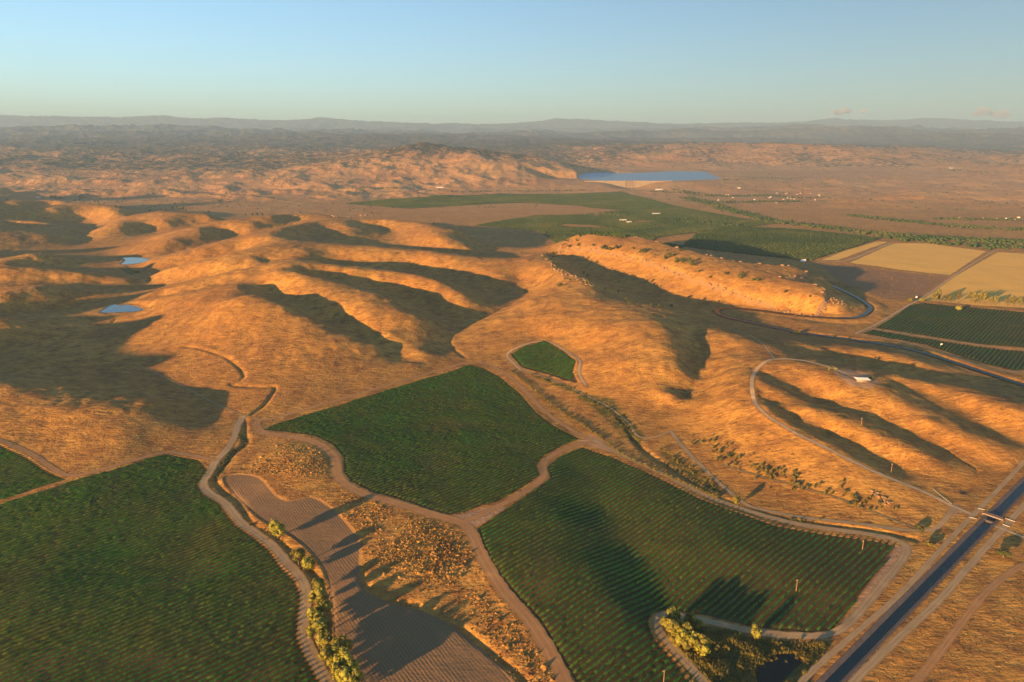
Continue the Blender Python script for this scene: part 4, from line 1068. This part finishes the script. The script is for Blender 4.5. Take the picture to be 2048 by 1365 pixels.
# orchards: rows of trees; the nearest singly, the rest joined
def orchard_points(poly_px, spacing, ang, seed):
    P = gpoly(poly_px); r_ = np.random.default_rng(seed)
    c, s = math.cos(ang), math.sin(ang); Rm = np.array([[c, -s], [s, c]])
    Q = P @ Rm
    gx, gy = np.meshgrid(np.arange(Q[:, 0].min(), Q[:, 0].max(), spacing), np.arange(Q[:, 1].min(), Q[:, 1].max(), spacing))
    G = np.stack([gx.ravel(), gy.ravel()], 1); G += r_.normal(0, spacing * 0.10, G.shape); G = G[r_.random(len(G)) > 0.05]
    W = G @ Rm.T
    ok = inside(W[:, 0], W[:, 1], P)
    for cl in CLEAR: ok &= ~inside(W[:, 0], W[:, 1], gpoly(cl))
    return W[ok]
OP = [orchard_points(ORCH[0], 12.5, 0.35, 1), orchard_points(ORCH[1], 11.0, 0.2, 2), orchard_points(ORCH[2], 10.2, 0.75, 3)]
def plant(P, rr, hh, seed, n_single, name, label, group, mat, mass_name, octa_beyond=1e9, cat='tree'):
    r_ = np.random.default_rng(seed)
    P = P[np.argsort(P[:, 1])]
    R = r_.uniform(rr[0], rr[1], len(P)); HH = r_.uniform(hh[0], hh[1], len(P))
    P3 = np.column_stack([P, height(P[:, 0], P[:, 1])])
    protos = []
    for k in range(4):
        V, F = blob_arrays(np.zeros((1, 3)), np.ones(1), np.ones(1), seed + 50 + k, IV1, IF1, 0.14)
        protos.append(to_data(name, V, F, mat))
    for k in range(min(n_single, len(P))):
        o = put(name, protos[k % 4], tuple(P3[k]), (R[k], R[k], HH[k]), r_.uniform(0, 6)); tag(o, label, cat, group)
    if len(P) > n_single:
        a = slice(n_single, None); Pm, Rm, Hm = P3[a], R[a], HH[a]
        far = Pm[:, 1] > octa_beyond
        for sel, V0, F0, sfx in ((~far, IV0, IF0, 0), (far, OCT_V, OCT_F, 1)):
            if sel.sum() == 0: continue
            V, F = blob_arrays(Pm[sel], Rm[sel], Hm[sel], seed + 9 + sfx, V0, F0, 0.16)
            if sfx == 0: VV, FF = V, F
            else:
                try: VV, FF = np.vstack([VV, V]), np.vstack([FF, F + len(VV)])
                except NameError: VV, FF = V, F
        tag(np_mesh(mass_name, VV, FF, mat), kind='stuff')
plant(np.vstack(OP), (4.6, 6.0), (5.0, 7.5), 60, 300, 'orchard_tree', 'orchard tree in the near rows of the green groves beyond the mesa', 'near rows of the orchards', M_leaf[3], 'orchard_trees', 2900)
# river trees
RIV = [([(1372,396),(1420,408),(1470,424),(1560,446),(1640,455),(1700,463),(1760,471),(1850,484),(1950,493),(2075,500)], 900, 34.0), ([(1700,432),(1760,438),(1850,448),(1950,456),(2060,462)], 260, 30.0), ([(1760,470),(1850,476),(1950,482),(2060,486)], 300, 45.0),
       ([(1385,390),(1450,394),(1540,392),(1630,396)], 330, 60.0), ([(1380,402),(1440,406),(1520,404),(1600,404)], 240, 45.0), ([(1330,440),(1400,446),(1470,452)], 200, 40.0), ([(1180,430),(1240,425),(1250,432)], 60, 25.0), ([(1300,384),(1400,388),(1350,380)], 110, 30.0), ([(1870,438),(1950,440),(2040,441)], 90, 22.0), ([(700,378),(760,378),(800,377)], 70, 22.0), ([(900,384),(1060,383),(1180,382)], 110, 18.0), ([(1440,362),(1520,358),(1620,355)], 90, 40.0), ([(1880,338),(1960,345),(2040,348)], 90, 60.0)]
RP = []
for k, (pts, n_, jit) in enumerate(RIV):
    q, _ = scatter_px(pts, n_, jit, 900 + k); RP.append(q)
RP = np.vstack(RP); RP = RP[(orch_sdf is None) | np.ones(len(RP), bool)]
plant(RP, (4.5, 10.0), (7.0, 15.0), 61, 300, 'river_tree', 'tree in the dark wooded strip along the river beyond the straw fields', 'trees along the river', M_leaf[3], 'river_woodland', 5000)
def grid_lookup(arr, X, Y):
    return arr[np.clip(np.searchsorted(GY, Y), 0, NR - 1), np.clip(np.searchsorted(GU, X / fanw(Y)), 0, NC - 1)]
# oaks scattered over the far slopes
r_ = np.random.default_rng(77)
Yo = np.exp(r_.uniform(math.log(4600), math.log(13500), 60000)); Uo = r_.uniform(-0.74, 0.74, 60000); Xo = Uo * fanw(Yo)
ho = height(Xo, Yo)
bald_o = np.exp(-((Xo + 100 - (Yo - 7500) * 0.1) / 900.0) ** 2) * (1 - sstep(8300, 9200, Yo))
pr = sstep(-0.15, 0.45, fbm(Xo, Yo, 900.0, 4, 17)) * sstep(25, 90, ho) * (1 - 0.93 * bald_o)
insl = inside(Xo, Yo, lake)
pr = np.maximum(pr, 0.05 * (Yo < 9500)); sel = (r_.random(60000) < pr * 0.55) & ~insl & (grid_lookup(orch_sdf, Xo, Yo) < 0) & ((ho > LAKE_Z + 4) | (Yo < 7000) | (Xo > 2000))
plant(np.column_stack([Xo[sel], Yo[sel]]), (6.0, 12.0), (6.0, 11.0), 62, 0, 'oak_tree', '', '', M_leaf[1], 'far_oak_woodland', 0)

# dry grass tufts, weeds round the pond
def tufts(X, Y, w, h, seed, mat, name, lean=0.25):
    r_ = np.random.default_rng(seed); k = len(X); Z = height(X, Y)
    a = r_.uniform(0, 6.28, k)[:, None] + np.arange(4)[None] * (math.pi / 2) + r_.normal(0, 0.25, (k, 4))
    rad = w[:, None] * r_.uniform(0.6, 1.2, (k, 4))
    B = np.stack([X[:, None] + np.cos(a) * rad, Y[:, None] + np.sin(a) * rad, np.repeat(Z[:, None] - 0.15, 4, 1)], -1)
    T = np.stack([X + r_.normal(0, lean, k) * w, Y + r_.normal(0, lean, k) * w, Z + h], -1)[:, None]
    V = np.concatenate([B, T], 1).reshape(-1, 3)
    F = (np.array([(0,1,4),(1,2,4),(2,3,4),(3,0,4)])[None] + (np.arange(k) * 5)[:, None, None]).reshape(-1, 3)
    return tag(np_mesh(name, V, F, mat, smooth=True), kind='stuff')
def ground_like(o):
    for nm in ('vine', 'plow', 'straw', 'brown', 'green', 'bare', 'orch', 'rock', 'woods'):
        at = o.data.attributes.new(nm, 'FLOAT', 'POINT'); at.data.foreach_set('value', np.full(len(o.data.vertices), -50.0, np.float32))
    return o
def grid_at(arr, X, Y):
    r0 = np.clip(np.searchsorted(GY, Y), 0, NR - 1); c0 = np.clip(np.searchsorted(GU, X / fanw(Y)), 0, NC - 1); return arr[r0, c0]
road_d = np.full((NR, NC), 50.0, np.float32)
for col, w, ln in roads + [('c', CANAL_W + 12, canal), ('c', WIND_W + 8, wind)]:
    for a, b in chunks(ln):
        q = near_box(ln[a:b], 30)
        if q is not None: road_d[q] = np.minimum(road_d[q], line_dist(GX[q], GYY[q], ln[a:b]) - w / 2)
block = np.maximum.reduce([vine_sdf, plow_sdf, straw_sdf, bare_sdf]) 
r_ = np.random.default_rng(5)
N = 95000
Yt = np.exp(r_.uniform(math.log(430), math.log(2300), N)); Xt = r_.uniform(-0.70, 0.70, N) * fanw(Yt)
dens = 0.25 + 0.75 * sstep(-0.25, 0.35, fbm(Xt, Yt, 90.0, 3, 29))
pond_ok = np.ones(N, bool)
for nm, (poly, z0) in ponds.items(): pond_ok &= ~inside(Xt, Yt, poly)
ok = (grid_at(block, Xt, Yt) < -1) & (grid_at(road_d, Xt, Yt) > 1.0) & pond_ok & (r_.random(N) < dens)
Xt, Yt = Xt[ok], Yt[ok]
sz = r_.uniform(0.5, 1.0, len(Xt)) * (0.75 + Yt / 1500.0)
ground_like(tufts(Xt, Yt, sz * 1.1, sz * 0.62, 6, M_ground, 'grass_tufts'))
Nb = 26000
Yb = np.exp(r_.uniform(math.log(560), math.log(2500), Nb)); Xb = r_.uniform(-0.70, 0.70, Nb) * fanw(Yb)
pb = sstep(0.05, 0.6, fbm(Xb, Yb, 140.0, 4, 129)) * sstep(6, 22, height(Xb, Yb))
ok = (grid_at(block, Xb, Yb) < -2) & (grid_at(road_d, Xb, Yb) > 1.5) & (r_.random(Nb) < pb * 0.8)
sb = r_.uniform(0.5, 1.15, ok.sum()) * (0.7 + Yb[ok] / 1700.0)
tufts(Xb[ok], Yb[ok], sb, sb * 0.75, 16, M_brush, 'dry_brush')
# hummocks of the rough ground beside the red road
Q = []
for pts, n_ in (([(830,1050),(870,1075),(900,1110),(880,1150),(830,1120),(800,1090),(780,1120)], 420), ([(560,895),(600,905),(640,915),(650,940),(600,940),(560,930),(520,930)], 170), ([(700,1000),(760,1020),(740,1060),(700,1030)], 80), ([(950,1200),(1010,1260),(1060,1320),(1090,1370)], 70)):
    q, _ = scatter_px(pts, int(n_ * 9), 12.0, n_); Q.append(q)
Q = np.vstack(Q); Q = Q[(grid_at(block, Q[:, 0], Q[:, 1]) < -2) & (grid_at(road_d, Q[:, 0], Q[:, 1]) > 1.5)]
rr = np.random.default_rng(8).gamma(2.2, 0.30, len(Q)) + 0.35
ground_like(tufts(Q[:, 0], Q[:, 1], rr * 1.05, rr * 0.85, 81, M_ground, 'rough_grass', 0.45))
G = gpoly([(1330,1240),(1420,1256),(1500,1276),(1620,1288),(1660,1286),(1600,1395),(1400,1395),(1345,1290)])
Xr = r_.uniform(G[:, 0].min(), G[:, 0].max(), 9000); Yr = r_.uniform(G[:, 1].min(), G[:, 1].max(), 9000)
ok = inside(Xr, Yr, G) & ~inside(Xr, Yr, ponds['reed'][0]) & (grid_at(road_d, Xr, Yr) > 1.0) & (grid_at(vine_sdf, Xr, Yr) < 0)
Xr, Yr = Xr[ok], Yr[ok]; hr = (1.3 + 2.4 * sstep(-0.1, 0.5, fbm(Xr, Yr, 25.0, 2, 3))) * r_.uniform(0.7, 1.3, len(Xr))
tufts(Xr, Yr, hr * 0.75, hr, 9, M_reed, 'reeds')
# ------------------------------------------------------------------ rocks
def rock_data(seed):
    r_ = np.random.default_rng(seed); V = IV1 * (1 + r_.normal(0, 0.16, (len(IV1), 1))) * np.array([1.0, 0.8, 0.62])
    V = np.round(V * 2.6) / 2.6 * 0.6 + V * 0.4
    return to_data('rock', V, IF1, M_rock)
ROCK = [rock_data(k) for k in range(5)]
r_ = np.random.default_rng(12)
lip = densify(mesa[:, :2], 6.0, True)
front = [q for q in lip if True]
cnt = 0
for q in front:
    if r_.random() < 0.5: continue
    x, y = q + r_.normal(0, 3.5, 2); s = r_.uniform(2.0, 5.5)
    o = put('rock', ROCK[r_.integers(5)], (x, y, float(height(x, y)) + s * 0.1), (s * 1.2, s, s), r_.uniform(0, 6)); tag(o, 'weathered rock of the rimrock edging the long mesa', 'rock', 'rimrock of the long mesa'); cnt += 1
    if cnt > 240: break
for pts, n_, jit, lab, grp, a, b in [
  ([(1086,510),(1100,522),(1112,538),(1126,547),(1145,553),(1165,559),(1176,570)], 90, 6.0, 'boulder among the rocks along the crest of the middle spur', 'boulders on the middle spur', 1.6, 4.4),
  ([(1655,600),(1670,602),(1690,606)], 26, 7.0, 'boulder fallen below the right tip of the long mesa', 'boulders below the mesa tip', 1.4, 4.0),
  ([(1105,655),(1120,660),(1140,650)], 45, 5.0, 'stone in the rocky patch above the smallest vineyard', 'stones above the smallest vineyard', 0.4, 1.1),
  ([(1760,990),(1770,1000),(1778,1008),(1745,985)], 34, 3.0, 'boulder in the rock pile on the slope above the canal bridge', 'rock pile above the canal bridge', 0.8, 2.4),
  ([(720,430),(735,432),(745,432),(700,433),(670,435)], 40, 7.0, 'boulder on the cliff of the flat cap behind the grass hills', 'cliff boulders behind the grass hills', 4.0, 9.0),
  ([(1345,750),(1370,780),(1395,790)], 26, 7.0, 'stone in the gully beside the round golden hill', 'stones in the gully', 0.5, 1.3)]:
    Q, q_ = scatter_px(pts, n_, jit, n_ + 7)
    for k, (x, y) in enumerate(Q):
        s = q_.uniform(a, b)
        o = put('boulder' if s > 1 else 'stone', ROCK[k % 5], (x, y, float(height(x, y)) + s * 0.15), (s * q_.uniform(0.9, 1.4), s, s * q_.uniform(0.8, 1.2)), q_.uniform(0, 6)); tag(o, lab, 'rock', grp)

# ------------------------------------------------------------------ built things
def box(name, c, s, mat, parent=None, rz=0.0, bev=0.0):
    x, y, z = s[0] / 2, s[1] / 2, s[2] / 2
    V = np.array([(-x,-y,-z),(x,-y,-z),(x,y,-z),(-x,y,-z),(-x,-y,z),(x,-y,z),(x,y,z),(-x,y,z)])
    ca, sa = math.cos(rz), math.sin(rz)
    V = np.column_stack([V[:, 0] * ca - V[:, 1] * sa + c[0], V[:, 0] * sa + V[:, 1] * ca + c[1], V[:, 2] + c[2]])
    return np_mesh(name, V, np.array([(0,3,2,1),(4,5,6,7),(0,1,5,4),(1,2,6,5),(2,3,7,6),(3,0,4,7)]), mat, parent)
# power poles
for a, b, h, lab in [(1592,1183,13.0,'power pole standing in the middle of the right vineyard'),(1724,1103,13.0,'power pole at the upper right corner of the right vineyard'),(1327,1368,13.0,'power pole in the vineyard at the bottom edge, left of the reed pond'),
                (1782,945,12.0,'power pole beside the pale hill road above the canal'),(1673,792,12.0,'power pole on the slope below the white roofed house'),(1722,852,12.0,'power pole on the golden ridge between the two dark gullies')]:
    x, y, z = ground(a, b); e = empty('power_pole', (x, y, z - 0.3), 0.5); tag(e, lab, 'pole', 'power poles')
    V, F = tube_arrays([(0, 0, 0), (0, 0, h * 0.5), (0, 0, h)], [0.30, 0.26, 0.2], 8); np_mesh('post', V, F, M_wood, e, True)
    box('crossarm', (0, 0.3, h - 0.9), (3.2, 0.22, 0.24), M_wood, e)
    for q in (-1.4, -0.5, 0.5, 1.4):
        V, F = tube_arrays([(q, 0.3, h - 0.78), (q, 0.3, h - 0.4)], [0.09, 0.12], 6); np_mesh('insulator', V, F, M_white, e)
# white-roofed house on the hill
x, y, z = ground(1724, 762)
e = empty('ranch_house', (x, y, z), -0.12); tag(e, 'low ranch house with a broad white roof on the bare hilltop yard', 'house')
box('floor_slab', (0, 0, 0.2), (19.5, 11.5, 0.9), M_conc, e)
box('wall', (0, 1.0, 2.1), (14.5, 7.5, 3.0), M_tan, e)
V = np.array([(-10.5,-6.5,3.65),(10.5,-6.5,3.65),(10.5,6.5,3.65),(-10.5,6.5,3.65),(-7.5,0,5.3),(7.5,0,5.3),(-10.5,-6.5,3.45),(10.5,-6.5,3.45),(10.5,6.5,3.45),(-10.5,6.5,3.45)])
rf = mesh_obj('roof', V, [(0,1,5,4),(1,2,5),(2,3,4,5),(3,0,4),(0,6,7,1),(1,7,8,2),(2,8,9,3),(3,9,6,0),(6,9,8,7)], M_white, e)
for q in range(7):
    box('veranda_post', (-9.4 + q * 3.13, -5.6, 2.05), (0.28, 0.28, 2.8), M_wood, e)
for q in (-4.6, -1.2, 4.4): 
    w_ = box('window', (q, -2.78, 2.3), (1.7, 0.08, 1.3), M_glass, e); box('frame', (q, -2.76, 1.6), (1.9, 0.12, 0.1), M_white, w_)
box('door', (1.7, -2.78, 1.75), (1.1, 0.09, 2.2), M_wood, e)
# hives beside the hill road
A, B = np.array(ground(1868, 981)[:2]), np.array(ground(1902, 1008)[:2])
M_hive = simple('hive_paint', (0.22, 0.25, 0.29), (0.32, 0.34, 0.36), 0.8, 0.7)
for k in range(13):
    p = A + (B - A) * k / 12; zz_ = float(height(*p))
    e = empty('beehive', (p[0], p[1], zz_), math.atan2(*(B - A)[::-1])); tag(e, 'pale blue grey hive box in the line beside the pale hill road', 'hive', 'line of hive boxes')
    box('hive_body', (0, 0, 0.6), (0.95, 0.9, 0.8), M_hive, e); box('lid', (0, 0, 1.06), (1.05, 1.0, 0.12), M_hive, e); box('base', (0, 0, 0.1), (0.95, 0.9, 0.2), M_wood, e)
# bridge over the canal
cd_ = canal[-1] - canal[0]; cd_ /= np.linalg.norm(cd_); cn = np.array([cd_[1], -cd_[0]])
bc = np.array(ground(1978, 1040)[:2]); t_ = (bc - canal[0]) @ cd_; bc = canal[0] + cd_ * t_
bz = float(cz[0]); ba = math.atan2(cn[1], cn[0])
e = empty('canal_bridge', (bc[0], bc[1], bz), ba); tag(e, 'narrow concrete bridge carrying the pale road over the straight canal', 'bridge')
box('deck', (0, 0, 0.65), (20.0, 4.6, 0.55), M_conc, e)
for sgn in (-1, 1):
    rl = box('railing', (0, sgn * 2.1, 1.75), (18.0, 0.14, 0.16), M_wood, e)
    for q in range(7): box('railing_post', (-8.7 + q * 2.9, sgn * 2.1, 1.3), (0.16, 0.13, 0.9), M_wood, rl)
for q in (-6.8, 6.8): box('abutment', (q, 0, -1.1), (1.2, 4.4, 2.9), M_conc, e)
def barrier(px, py, L, rz, lab):
    x, y, z = ground(px, py); e = empty('guard_rail', (x, y, z), rz); tag(e, lab, 'guard rail', 'white guard rails')
    box('rail', (0, 0, 0.9), (L, 0.12, 0.32), M_white, e)
    for q in np.linspace(-L / 2 + 0.4, L / 2 - 0.4, 4): box('rail_post', (q, 0.16, 0.5), (0.2, 0.18, 1.1), M_wood, e)
barrier(1963, 1020, 6.5, ba + 0.3, 'white guard rail above the left end of the canal bridge')
barrier(1946, 1038, 6.5, ba + 0.3, 'white guard rail below the left end of the canal bridge')
barrier(2020, 1042, 9.0, ba, 'white guard rail above the right end of the canal bridge')
barrier(2012, 1053, 7.0, ba, 'white guard rail below the right end of the canal bridge')
e = empty('canal_gate', (*(bc - cd_ * 14), bz), ba); tag(e, 'dark check gate standing in the canal below the bridge', 'gate')
box('gate_beam', (0, 0, 0.2), (9.0, 0.8, 0.5), M_lining, e); box('gate_leaf', (0, 0, -1.3), (6.0, 0.4, 1.5), M_lining, e)
# dam
L = dam_x1 - dam_x0; Y0 = dam_y; zt, zb = 43.0, -44.0
e = empty('dam', ((dam_x0 + dam_x1) / 2, Y0, zb)); tag(e, 'long pale concrete dam holding back the blue reservoir', 'dam')
ox = e.location.x
M_dam = NT('dam_concrete'); 
_n = M_dam.noise(1.0, 4, 0.6, M_dam.mapped((1 / 14.0, 1 / 14.0, 1 / 120.0))); M_dam.color(M_dam.mix(M_dam.mapr(_n, 0.35, 0.65), (0.38, 0.29, 0.19), (0.27, 0.20, 0.13))); M_dam = M_dam.m
M_spill = simple('spillway_concrete', (0.30, 0.22, 0.16), (0.22, 0.16, 0.12), 10.0)
def dam_prof(x0, x1, top, mat, name, run=58.0, bulge=0.0):
    V = [(x0 - ox, -run, 0), (x0 - ox, -6, top - zb - 8), (x0 - ox, -6, top - zb), (x0 - ox, 6, top - zb), (x0 - ox, 6, 0)]
    V += [(x1 - ox, b_, c_) for _, b_, c_ in V]
    return mesh_obj(name, V, [(0,1,6,5),(1,2,7,6),(2,3,8,7),(3,4,9,8),(0,4,3,2,1),(5,6,7,8,9)], mat, e)
sx0, sx1 = 1172.0, 1258.0
nb = 26
xs = np.linspace(dam_x0, sx0 - 6, nb + 1)
for k in range(nb): dam_prof(xs[k] + 0.5, xs[k + 1] - 0.5, zt - (0.0 if k % 2 else 0.35), M_dam, 'wall_block', 58.0 + (k % 3) * 0.7)
xs = np.linspace(sx1 + 6, dam_x1, nb + 1)
for k in range(nb): dam_prof(xs[k] + 0.5, xs[k + 1] - 0.5, zt - (0.0 if k % 2 else 0.35), M_dam, 'wall_block', 58.0 + (k % 3) * 0.7)
dam_prof(sx0, sx1, zt - 6, M_spill, 'spillway', 62.0)
for q in np.linspace(sx0, sx1, 4): dam_prof(q - 3, q + 3, zt + 5, M_dam, 'spillway_pier', 64.0)
for q in (sx0 - 6, sx1 + 6): box('gate_tower', (q - ox, 0, zt - zb + 5), (9, 10, 13), M_spill, e)
# far houses and sheds
def house_data(w, d, h, rh, wm, rm):
    V = [(-w,-d,-1),(w,-d,-1),(w,d,-1),(-w,d,-1),(-w,-d,h),(w,-d,h),(w,d,h),(-w,d,h),(-w-.5,-d-.6,h-.1),(w+.5,-d-.6,h-.1),(w+.5,d+.6,h-.1),(-w-.5,d+.6,h-.1),(-w-.5,0,h+rh),(w+.5,0,h+rh)]
    me = bpy.data.meshes.new('house'); me.from_pydata(V, [], [(0,1,5,4),(1,2,6,5),(2,3,7,6),(3,0,4,7),(8,9,13,12),(10,11,12,13),(9,10,13),(11,8,12)])
    me.materials.append(wm); me.materials.append(rm)
    for k in range(4, 8): me.polygons[k].material_index = 1
    me.update(); return me
HD = [house_data(8, 5.5, 4.5, 3.0, M_tan, M_tan), house_data(9, 6, 4.5, 3.0, M_tan, M_roofr), house_data(7, 5, 4.2, 2.6, M_white, M_white)]
r_ = np.random.default_rng(21)
for k in range(40):
    if k < 28: a, b = r_.uniform(1405, 1640), r_.uniform(387, 407)
    else: a, b = r_.uniform(1915, 2046), r_.uniform(436, 441)
    x, y, z = ground(a, b); s = r_.uniform(0.6, 1.1)
    o = put('house', HD[k % 3], (x, y, z), (s, s, s), r_.uniform(0, 3.1))
    if k < 28: tag(o, 'small pale house among the trees of the distant settlement below the dam', 'house', 'houses of the distant settlement')
    else: tag(o, 'small pale house in the line on the plain at the right edge', 'house', 'houses on the right hand plain')
for a, b, sx, sy, lab in [(1312,429,3.4,1.6,'long white shed among the orchards'),(1246,442,2.6,1.4,'left white shed at the edge of the darker orchard'),(1258,446,1.8,1.2,'right white shed at the edge of the darker orchard'),(1318,380,4.5,1.8,'large white building below the right end of the dam'),(1606,523.5,1.3,0.8,'white shed at the corner of the straw field and orchard'),(1478,377,1.8,1.4,'white building on the brown slope right of the dam'),(1902,337,4.0,2.0,'large pale building on the distant brown hills at right'),(76,396,2.4,1.5,'pale ranch buildings at the foot of the small butte'),(880,376,5.0,1.5,'long low pale sheds at the foot of the lumpy hills')]:
    x, y, z = ground(a, b); o = put('shed', HD[2], (x, y, z), (sx, sy, 1.2), 0.15); tag(o, lab, 'shed')
for a, b, s, lab in [(1883,691,1.0,'white water tank on the pale track through the distant vineyard'),(1833,596,1.2,'white pump tank at the gate between straw field and vineyard')]:
    x, y, z = ground(a, b); e = empty('water_tank', (x, y, z)); tag(e, lab, 'tank')
    V, F = tube_arrays([(0, 0, -0.2), (0, 0, 3.4 * s)], [2.0 * s, 2.0 * s], 14); np_mesh('tank_wall', V, F, M_white, e, True)
    V, F = tube_arrays([(0, 0, 3.4 * s), (0, 0, 4.1 * s)], [2.1 * s, 0.2], 14); np_mesh('tank_roof', V, F, M_white, e)
# clouds low over the mountains
cm = bpy.data.materials.new('cloud_vapour'); cm.use_nodes = True
cn_ = cm.node_tree.nodes; cn_.remove(cn_['Principled BSDF'])
cv = cn_.new('ShaderNodeVolumePrincipled'); cv.inputs['Color'].default_value = (1, 0.93, 0.9, 1); cv.inputs['Density'].default_value = 0.004; cv.inputs['Density Attribute'].default_value = ''
cm.node_tree.links.new(cv.outputs[0], cn_['Material Output'].inputs['Volume'])
for a, b, w, h, lab, sd in [(1680,223,20,9,'small pink puff of cloud low over the mountains',1),(1729,222,9,5,'smaller pink cloud just right of the puff',2),(1990,226,42,12,'wide faint pink cloud low at the right edge',3)]:
    Yk = 70000.0; v = (b - 682.5) / 1365; t = Yk / (CP - v * SP); X = (a - 1024) / 1365 * t; Z = HC - t * (SP + v * CP); u = t / 1365
    q_ = np.random.default_rng(sd); V = []; F = []; nb_ = 0
    for k in range(7):
        c0 = np.array([q_.uniform(-0.8, 0.8) * w * u, q_.uniform(-0.4, 0.4) * w * u, q_.uniform(-0.45, 0.35) * h * u]); rad = h * u * q_.uniform(0.45, 0.8)
        V.append(IV1 * np.array([rad * 1.5, rad * 1.5, rad * 0.85]) * (1 + q_.normal(0, 0.12, (len(IV1), 1))) + c0); F.append(IF1 + nb_); nb_ += len(IV1)
    o = np_mesh('cloud', np.vstack(V), np.vstack(F), cm); o.location = (X, Yk, Z); tag(o, lab, 'cloud', 'clouds over the mountains')
# ------------------------------------------------------------------ air
hz = bpy.data.materials.new('air'); hz.use_nodes = True
hn = hz.node_tree.nodes; hn.remove(hn['Principled BSDF'])
pv = hn.new('ShaderNodeVolumePrincipled'); pv.inputs['Color'].default_value = (0.43, 0.70, 1.0, 1); pv.inputs['Density'].default_value = 2.9e-5
pv.inputs['Density Attribute'].default_value = ''
hz.node_tree.links.new(pv.outputs[0], hn['Material Output'].inputs['Volume'])
bx = (-90000, 90000, -1500, 60000, H.min() - 60, max(2300, H.max() + 40))
vs = [(bx[i], bx[2 + j], bx[4 + k]) for i in (0, 1) for j in (0, 1) for k in (0, 1)]
haze = mesh_obj('haze', vs, [(0,1,3,2),(4,6,7,5),(0,4,5,1),(2,3,7,6),(0,2,6,4),(1,5,7,3)], hz)
tag(haze, kind='stuff')
